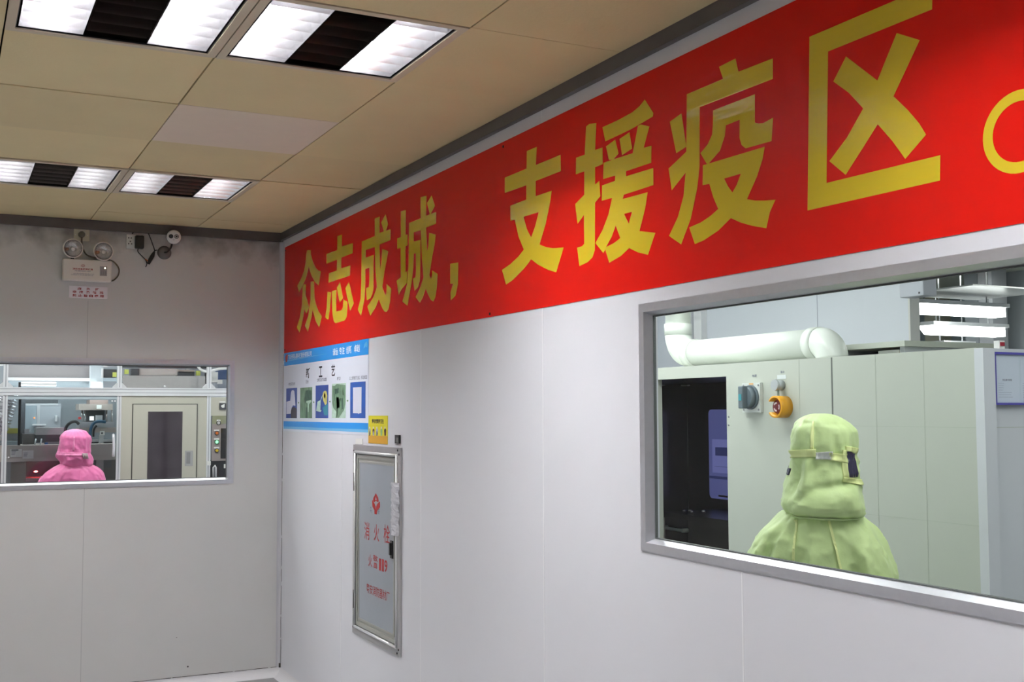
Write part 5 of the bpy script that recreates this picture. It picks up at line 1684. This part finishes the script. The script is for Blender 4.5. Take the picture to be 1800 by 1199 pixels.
for y in (842, 852, 861, 870):
    a, c = inn(1163, y - 3)
    mb = MB()
    mb.rect(FIN, a + 0.005, a + 0.2, inn(1163, y)[1], c, 0.004, 0.007)
    mb.build('unit_behind_window', M_VIOLET2, vw2)
a = inn(1208, 680)
mb = MB()
mb.rect(FIN, a[0] - 0.002, a[0] + 0.002, 0.6, 1.70, 0.0, 0.003)
mb.build('leaf_edge', mat('edge_grey', (0.10, 0.10, 0.095), 0.5), ch)
for px in (1207, 1164):
    a = inn(px, 677.5)
    mb = MB()
    mb.rect(FIN, a[0] - 0.035, a[0] + 0.035, a[1] - 0.005, a[1] + 0.005, 0.0, 0.02)
    mb.build('top_latch', M_ALU_D, ch)
# dark work box inside, with a bar handle
bxx = 1.95
FBX = lambda u, v, w: Vector((bxx - w, u, v))


def ib(px, py):
    p = at(px, py, 0, bxx)
    return p.y, p.z


ztop = ib(1220, 907)[1]
mb = MB()
mb.box((bxx, -2.9, 0.3), (2.38, ib(1168, 907)[0], ztop))
wb_ = mb.build('inner_work_box', mat('work_box', (0.045, 0.045, 0.042), 0.25), ch)
mb = MB()
(a, c), (d, e) = ib(1170, 909), ib(1210, 990)
mb.rect(FBX, d, a, e, c, 0.0005, 0.002)
mb.build('box_recess', mat('recess_black', (0.008, 0.008, 0.008), 0.5), wb_)
mb = MB()
(a, c), (d, e) = ib(1174, 927), ib(1209, 931)
mb.cyl(FBX(a, c, 0.035), FBX(d, c, 0.035), 0.009, n=12)
mb.cyl(FBX(a, c, 0.0), FBX(a, c, 0.04), 0.012, n=12).cyl(FBX(d, c, 0.0), FBX(d, c, 0.04), 0.012, n=12)
mb.build('bar_handle', mat('handle_greenish', (0.40, 0.48, 0.47), 0.3, 0.5), wb_)
(a, c), (d, e) = ib(1178, 909), ib(1180, 990)
mb = MB()
mb.rect(FBX, d, a, e, c, 0.04, 0.05)
mb.build('box_edge', mat('edge_pale', (0.45, 0.45, 0.42), 0.5), wb_)
for px, py in ((1213, 898), (1216, 902), (1237, 899), (1203, 899)):
    p = at(px, py, 0, bxx + 0.06)
    mb = MB()
    mb.ball((p.x, p.y, max(p.z, ztop + 0.012)), 0.012, (1, 1.3, 0.8), 10)
    mb.build('shiny_fitting', M_STEEL, wb_)

# controls on the chamber front
mb = MB()
mb.rect(FCH, -2.708, -2.580, 1.572, 1.709, 0.0003, 0.018)
sw = mb.build('isolator_plate', mat('isolator_grey', (0.62, 0.65, 0.63), 0.4), ch)
mb = MB()
yc, zc = -2.645, 1.642
mb.cyl(FCH(yc, zc, 0.018), FCH(yc, zc, 0.028), 0.056, n=36)
mb.cyl(FCH(yc, zc, 0.028), FCH(yc, zc, 0.055), 0.050, 0.046, n=36)
mb.box(FCH(yc - 0.017, zc - 0.052, 0.050), FCH(yc + 0.017, zc + 0.052, 0.082), bev=0.005)
kn = mb.build('rotary_switch', mat('switch_bluegrey', (0.13, 0.17, 0.20), 0.4), sw)
mb = MB()
mb.rect(FCH, yc - 0.010, yc + 0.010, zc - 0.015, zc + 0.015, 0.0821, 0.084)
mb.build('teal_mark', mat('teal_mark', (0.04, 0.30, 0.36), 0.4), kn)
for y in (-2.698, -2.590):
    for z in (1.585, 1.697):
        mb = MB()
        mb.cyl(FCH(y, z, 0.018), FCH(y, z, 0.020), 0.005, n=10)
        mb.build('screw', M_MGREY, sw)
mb = MB()
mb.rect(FCH, -2.662, -2.632, 1.700, 1.7085, 0.0181, 0.0195)
mb.build('orange_tab', mat('orange_tab', (0.70, 0.42, 0.20), 0.5), sw)
text('printed_label', '电源', -2.650, 1.742, 0.032, 0.012, FCH, -1, M_INK_GREY, ch, 0.001, 0.01)
text('printed_label', '急停', -2.846, 1.753, 0.028, 0.012, FCH, -1, M_INK_GREY, ch, 0.001, 0.01)
mb = MB()
yc, zc = -2.840, 1.694
mb.cyl(FCH(yc, zc, 0.0), FCH(yc, zc, 0.035), 0.023, n=24)
mb.cyl(FCH(yc, zc, 0.035), FCH(yc, zc, 0.045), 0.026, 0.024, n=24)
ks = mb.build('key_switch', mat('switch_silver', (0.50, 0.53, 0.55), 0.35, 0.5), ch)
mb = MB()
mb.box(FCH(yc - 0.008, zc - 0.052, 0.022), FCH(yc + 0.004, zc - 0.020, 0.026), bev=0.001)
mb.build('key', mat('key_green', (0.28, 0.34, 0.28), 0.4, 0.5), ks)
mb = MB()
mb.rect(FCH, yc - 0.03, yc + 0.03, 1.722, 1.740, 0.0003, 0.0015)
mb.build('switch_label', mat('label_pale', (0.68, 0.72, 0.72), 0.5), ks)
yc, zc = -2.862, 1.597
M_ORA = mat('guard_orange', (0.78, 0.36, 0.01), 0.4)
mb = MB()
n = 40
prof = []
# hollow collar around the stop button, open towards the far side
bmx = mb.bm
rows = []
a0, a1 = math.radians(-146), math.radians(146)
for i in range(n + 1):
    a = a0 + (a1 - a0) * i / n
    cy, cz = -math.cos(a), math.sin(a)
    rows.append([bmx.verts.new(FCH(yc + cy * r, zc + cz * r, w)) for r, w in ((0.049, 0.0), (0.049, 0.062), (0.042, 0.064), (0.042, 0.0))])
for p, q in zip(rows, rows[1:]):
    for k in range(4):
        f = bmx.faces.new([p[k], p[(k + 1) % 4], q[(k + 1) % 4], q[k]])
        f.smooth = k in (0, 2)
bmx.faces.new(rows[0])
bmx.faces.new(rows[-1])
mb.cyl(FCH(yc, zc, 0.0), FCH(yc, zc, 0.012), 0.043, n=32)
eg = mb.build('stop_button_guard', M_ORA, ch)
mb = MB()
mb.cyl(FCH(yc, zc, 0.012), FCH(yc, zc, 0.040), 0.014, n=20)
mb.lathe(FCH(yc, zc, 0.036), (-1, 0, 0), [(0.014, -0.002), (0.030, 0.0), (0.032, 0.008), (0.028, 0.014), (0.0001, 0.015)], n=32)
sbt = mb.build('stop_button', mat('stop_red', (0.16, 0.015, 0.02), 0.3), eg)
mb = MB()
FSB = lambda u, v, w: FCH(u, v, 0.0512 + w)
for k in range(3):
    a = 2 * PI * k / 3 + 0.5
    arc = [(yc + 0.021 * math.cos(a + t * 0.2), zc + 0.021 * math.sin(a + t * 0.2)) for t in range(7)] + [(yc + 0.014 * math.cos(a + t * 0.2), zc + 0.014 * math.sin(a + t * 0.2)) for t in range(6, -1, -1)]
    mb.plate(FSB, arc, (), 0.0, 0.0008)
mb.build('arrow_ring', mat('arrow_pink', (0.62, 0.50, 0.52), 0.5), sbt)
for px, py in ((1281, 733), (1281, 747.5)):
    p = at(px, py, 0, XC)
    mb = MB()
    mb.cyl(FCH(p.y, p.z, 0.0), FCH(p.y, p.z, 0.004), 0.004, n=8)
    mb.build('screw', M_MGREY, ch)

# white pipe lying on the chamber
M_PIPE = mat('white_pipe', (0.74, 0.78, 0.73), 0.28)
XP, RP = 1.69, 0.068
yv = at(1192, 580, 0, XP).y
ye = at(1462, 600, 0, XP).y
zp = CT + 0.079
R_ = 0.11
R2 = 0.075
pi = empty('white_pipe', (XP, (yv + ye) / 2, CT), 'thick white plastic pipe bent along the top of the pale green chamber', 'pipe')


def arc3(c, a, d, r, n=10):
    """quarter arc around c from direction a to direction d"""
    return [Vector(c) + Vector(a) * (r * math.cos(PI / 2 * k / n)) + Vector(d) * (r * math.sin(PI / 2 * k / n)) for k in range(n + 1)]


run = [Vector((XP, yv - R_, zp)), Vector((XP, ye + R2, zp))]
mb = MB()
mb.cyl(run[0] + Vector((0, 0.01, 0)), run[1] - Vector((0, 0.01, 0)), RP, n=40)
mb.build('straight_run', M_PIPE, pi)
mb = MB()
mb.cyl((XP, yv, zp + R_ - 0.01), (XP, yv, 2.69), RP, n=40)
mb.build('riser', M_PIPE, pi)
mb = MB()
mb.tube(arc3((XP, yv - R_, zp + R_), (0, 0, -1), (0, 1, 0), R_), RP * 1.05, n=40)
mb.cyl((XP, yv, zp + R_ - 0.005), (XP, yv, zp + R_ + 0.055), RP * 1.09, n=40)
mb.cyl((XP, yv - R_ + 0.005, zp), (XP, yv - R_ - 0.055, zp), RP * 1.09, n=40)
mb.build('elbow', M_PIPE, pi)
mb = MB()
mb.tube(arc3((XP, ye + R2, zp - R2), (0, 0, 1), (0, -1, 0), R2, 14), RP * 1.05, n=40)
mb.cyl((XP, ye + R2 - 0.002, zp), (XP, ye + R2 + 0.05, zp), RP * 1.09, n=40)
mb.build('elbow', M_PIPE, pi)

# low vent hood behind the pipe
XH = 1.82
p0, p1 = at(1468, 613, 0, XH), at(1590, 603, 0, XH)
zt0 = at(1590, 598.5, 0, XH).z
vt = empty('vent_hood', (2.0, (p0.y + p1.y) / 2, CT), 'low flat pale hood on short walls on top of the chamber beside the pipe', 'vent hood')
mb = MB()
mb.box((XH, p1.y, zt0 - 0.024), (2.42, p0.y, zt0))
mb.build('cover_plate', M_CHG, vt)
mb = MB()
for u0, u1 in ((1483, 1468), (1590, 1582)):
    a, c = at(u0, 610, 0, XH + 0.03).y, at(u1, 610, 0, XH + 0.03).y
    mb.box((XH + 0.03, a, CT), (2.38, c, zt0 - 0.024))
mb.build('side_wall', M_CHE, vt)
mb = MB()
mb.box((2.30, p1.y + 0.02, CT), (2.34, p0.y - 0.02, zt0 - 0.024))
mb.build('inner_wall', M_MGREY, vt)
mb = MB()
a, c = at(1581, 617, 0, XH + 0.04), at(1544, 617, 0, XH + 0.04)
mb.box((XH + 0.04, a.y, CT), (XH + 0.10, c.y, a.z + 0.006))
mb.build('inner_rail', M_WHITE, vt)

# notice board on the end of the chamber
def en(px, py):
    p = at(px, py, 1, YE)
    return p.x, p.z


n0, n1, n2 = en(1740, 619), en(1741, 712), en(1800, 620)
x0, z0, z1 = n0[0], n1[1], n0[1]
nb = empty('notice_board', (x0 + 0.21, YE, z0), 'notice board in a blue frame hanging on the grey end of the chamber', 'notice board')
mb = MB()
mb.rect(FEN, x0, x0 + 0.42, z0, z1, 0.0005, 0.012)
mb.build('backing', mat('board_pale', (0.56, 0.63, 0.72), 0.3), nb)
mb = MB()
mb.plate(FEN, [(x0, z0), (x0 + 0.42, z0), (x0 + 0.42, z1), (x0, z1)], [[(x0 + 0.008, z0 + 0.008), (x0 + 0.412, z0 + 0.008), (x0 + 0.412, z1 - 0.008), (x0 + 0.008, z1 - 0.008)]], 0.0005, 0.020)
mb.build('frame', mat('board_blue_frame', (0.10, 0.09, 0.42), 0.4), nb)
for k in range(2):
    u = x0 + 0.016 + 0.128 * k
    mb = MB()
    mb.rect(FEN, u, u + 0.118, z0 + 0.012, z1 - 0.014, 0.0121, 0.0127)
    sh = mb.build('sheet', mat('sheet_pale', (0.60, 0.66, 0.76), 0.4), nb)
    text('sheet_heading', '安全操作规程', u + 0.055, z0 + 0.092, 0.050, 0.008, FEN, 1, M_INK_GREY, sh, 0.0131, 0.01)
    for i, ln in enumerate((0.030, 0.028, 0.026, 0.024, 0.070, 0.066, 0.074)):
        mb = MB()
        z = z0 + 0.079 - 0.0085 * i
        mb.rect(FEN, u + 0.008, u + 0.008 + ln, z, z + 0.0018, 0.0128, 0.0131)
        mb.build('text_line', mat('faint_ink', (0.40, 0.45, 0.55), 0.6), sh)

# small red item standing on the chamber edge
p = at(1755.5, 607, 1, YE + 0.02)
rt = empty('red_sticker_block', (p.x, YE + 0.02, CT), 'tiny red and white block on top of the chamber above the notice board', 'block')
mb = MB()
mb.box((p.x - 0.014, YE + 0.005, CT + 0.0005), (p.x + 0.014, YE + 0.03, CT + 0.030))
mb.build('body', M_WHITE, rt)
mb = MB()
mb.box((p.x - 0.011, YE + 0.003, CT + 0.010), (p.x + 0.012, YE + 0.005, CT + 0.024))
mb.build('red_face', mat('block_red', (0.35, 0.02, 0.04), 0.4), rt)

# walls of that room
XW = 2.75
yW = at(1598, 560, 0, XW).y
M_BLUEW = mat('bluish_wall_panel', (0.78, 0.81, 0.88), 0.35)
mb = MB()
mb.box((XW, yW, 0), (XW + 0.06, 0.6, 2.9))
w3 = tag(mb.build('wall_chamber_room', M_BLUEW), kind='structure')
mb = MB()
mb.box((XW - 0.005, yW - 0.012, 0), (XW + 0.065, yW, 2.9))
mb.build('edge_profile', M_WHITE, w3)
ys = at(1437, 560, 0, XW).y
mb = MB()
mb.box((XW - 0.001, ys - 0.003, 0), (XW, ys + 0.003, 2.9))
mb.build('panel_joint', mat('joint_bluegrey', (0.45, 0.48, 0.56), 0.5), w3)
mb = MB()
mb.box((0.75, 0.05, 0), (XW, 0.11, 2.9))
tag(mb.build('wall_chamber_room_end', M_BLUEW), kind='structure')
# upright profiles on the wall behind the riser
a, c = at(1243, 560, 0, XW), at(1230, 560, 0, XW)
mb = MB()
mb.box((XW - 0.05, a.y, 0), (XW, c.y, 2.7))
o = mb.build('wall_duct', mat('bright_white_paint', (0.88, 0.88, 0.90), 0.3))
tag(o, 'white upright cable duct on the bluish wall just right of the vertical pipe', 'cable duct')
mb = MB()
a, c = at(1223, 560, 0, XW), at(1216, 560, 0, XW)
mb.box((XW - 0.035, a.y, 0), (XW, c.y, 2.7))
o = mb.build('conduit', M_ALU_W)
tag(o, 'slim grey conduit on the wall close beside the vertical white pipe', 'conduit')
p = at(1581, 524, 0, XW - 0.10)
q = at(1622, 493, 0, XW - 0.10)
sb_ = empty('junction_box', (XW - 0.06, (p.y + q.y) / 2, p.z), 'pale grey box fixed at the top end of the bluish wall above the hood', 'junction box')
mb = MB()
mb.box((XW - 0.10, q.y, p.z), (XW - 0.0005, p.y, p.z + 0.16), bev=0.006)
mb.build('body', mat('box_lavender', (0.62, 0.64, 0.72), 0.35), sb_)
mb = MB()
mb.box((XW - 0.102, q.y + 0.02, p.z + 0.010), (XW - 0.0995, q.y + 0.03, p.z + 0.020))
mb.build('sensor', M_MDARK, sb_)

# far hall beyond the end of that wall
M_HALL = mat('hall_grey', (0.46, 0.50, 0.54), 0.4)
mb = MB()
mb.box((9.0, YN, 0), (9.05, 6.5, 3.2))
tag(mb.build('wall_hall_far', mat('hall_bluegrey', (0.42, 0.50, 0.55), 0.35, noise_amt=0.4, noise_scale=1.6)), kind='structure')
mb = MB()
mb.box((0.05, YN, 2.72), (XW + 0.06, 0.05, 2.77))
tag(mb.build('ceiling_chamber_room', M_CEILB), kind='structure')
mb = MB()
mb.box((XW + 0.06, YN, 2.95), (9.0, 6.5, 3.0))
tag(mb.build('ceiling_hall', mat('hall_ceiling', (0.66, 0.70, 0.58), 0.4)), kind='structure')
mb = MB()
mb.box((0.05, YN - 0.05, 0), (9.05, YN, 3.0))
tag(mb.build('wall_hall_near', M_BLUEW), kind='structure')
mb = MB()
mb.box((XW, 6.45, 0), (9.05, 6.5, 3.0))
tag(mb.build('wall_hall_end', M_BLUEW), kind='structure')
pa = at(1757, 560, 0, 7.6)
mb = MB()
mb.box((7.6, YN, 0), (7.66, pa.y, 2.95))
tag(mb.build('wall_hall_partition', M_HALL), kind='structure')
for px, x, r, m in ((1637, 8.2, 0.10, mat('column_cream', (0.62, 0.60, 0.48), 0.4)), (1708, 7.2, 0.08, mat('column_pale', (0.40, 0.43, 0.47), 0.4)), (1733, 7.0, 0.08, mat('column_grey', (0.30, 0.31, 0.33), 0.4))):
    p = at(px, 560, 0, x)
    mb = MB()
    mb.box((x, p.y - r, 0), (x + 0.2, p.y + r, 2.95))
    o = mb.build('column', m)
    tag(o, {1637: 'cream square column far back in the hall, left of the hanging lamps', 1708: 'pale column far back in the hall under the middle of the hanging lamps', 1733: 'grey column far back in the hall close to the grey partition'}[px], 'column')
for k, (z, px0, px1, yy, x, lab) in enumerate(((0, 1600, 1757, 545, 5.0, 'upper long white hanging lamp in the hall beyond the chamber'), (0, 1625, 1757, 581, 5.6, 'lower white hanging lamp in the hall beyond the chamber'), (0, 1644, 1700, 610.5, 6.8, 'low distant white lamp just showing over the chamber top'))):
    a, c = at(px0, yy - 2, 1, -0.5 + 0.4 * k), at(px1, yy + 1, 1, -0.5 + 0.4 * k)
    zc = (a.z + c.z) / 2
    hh = 0.045 if k < 2 else 0.03
    bl = empty('hanging_lamp', ((a.x + c.x) / 2, a.y, zc - hh), lab, 'hanging lamp', 'white hanging lamps in the hall')
    mb = MB()
    mb.prism([(a.x + 0.02, a.y - 0.09, zc + hh * 0.6), (a.x + 0.06, a.y - 0.06, zc - hh), (a.x + 0.06, a.y + 0.06, zc - hh), (a.x + 0.02, a.y + 0.09, zc + hh * 0.6)], (c.x - a.x - 0.06, 0, 0))
    mb.build('diffuser', mat('batten_lit', (0.9, 0.9, 0.9), 0.4, emit=(0.97, 1.0, 0.98), strength=BATTEN), bl)
    mb = MB()
    mb.box((a.x, a.y - 0.10, zc + hh * 0.6), (c.x, a.y + 0.10, zc + hh * 0.6 + 0.03))
    mb.build('tray', M_ALU_W, bl)
    if k == 0:
        mb = MB()
        mb.box((a.x + 0.05, a.y - 0.55, zc + 0.115), (c.x, a.y + 0.22, zc + 0.125))
        mb.build('reflection_board', mat('reflection_board_white', (0.85, 0.87, 0.85), 0.25), bl)  # board added to give the bright reflection above the upper lamp
    for s in (0.15, 0.85):
        mb = MB()
        x = a.x + (c.x - a.x) * s
        mb.cyl((x, a.y, zc + hh * 0.6 + 0.02), (x, a.y, 2.95), 0.006, n=8)
        mb.build('hanger', M_ALU_D, bl)
for x, y in ((0.75, -4.6), (0.75, -2.6), (0.8, -0.9), (2.2, -5.6), (1.25, -1.8), (1.7, -7.2)):
    added_panel(x, y, 0.14, 0.55, M_PANR, 2.72, PL)
for x, y in ((4.5, -3.5), (5.6, 4.6), (4.2, 1.5), (5.6, -1.5), (6.2, 0.4)):
    added_panel(x, y, 0.55, 0.14, M_PANR, 2.95, PL)
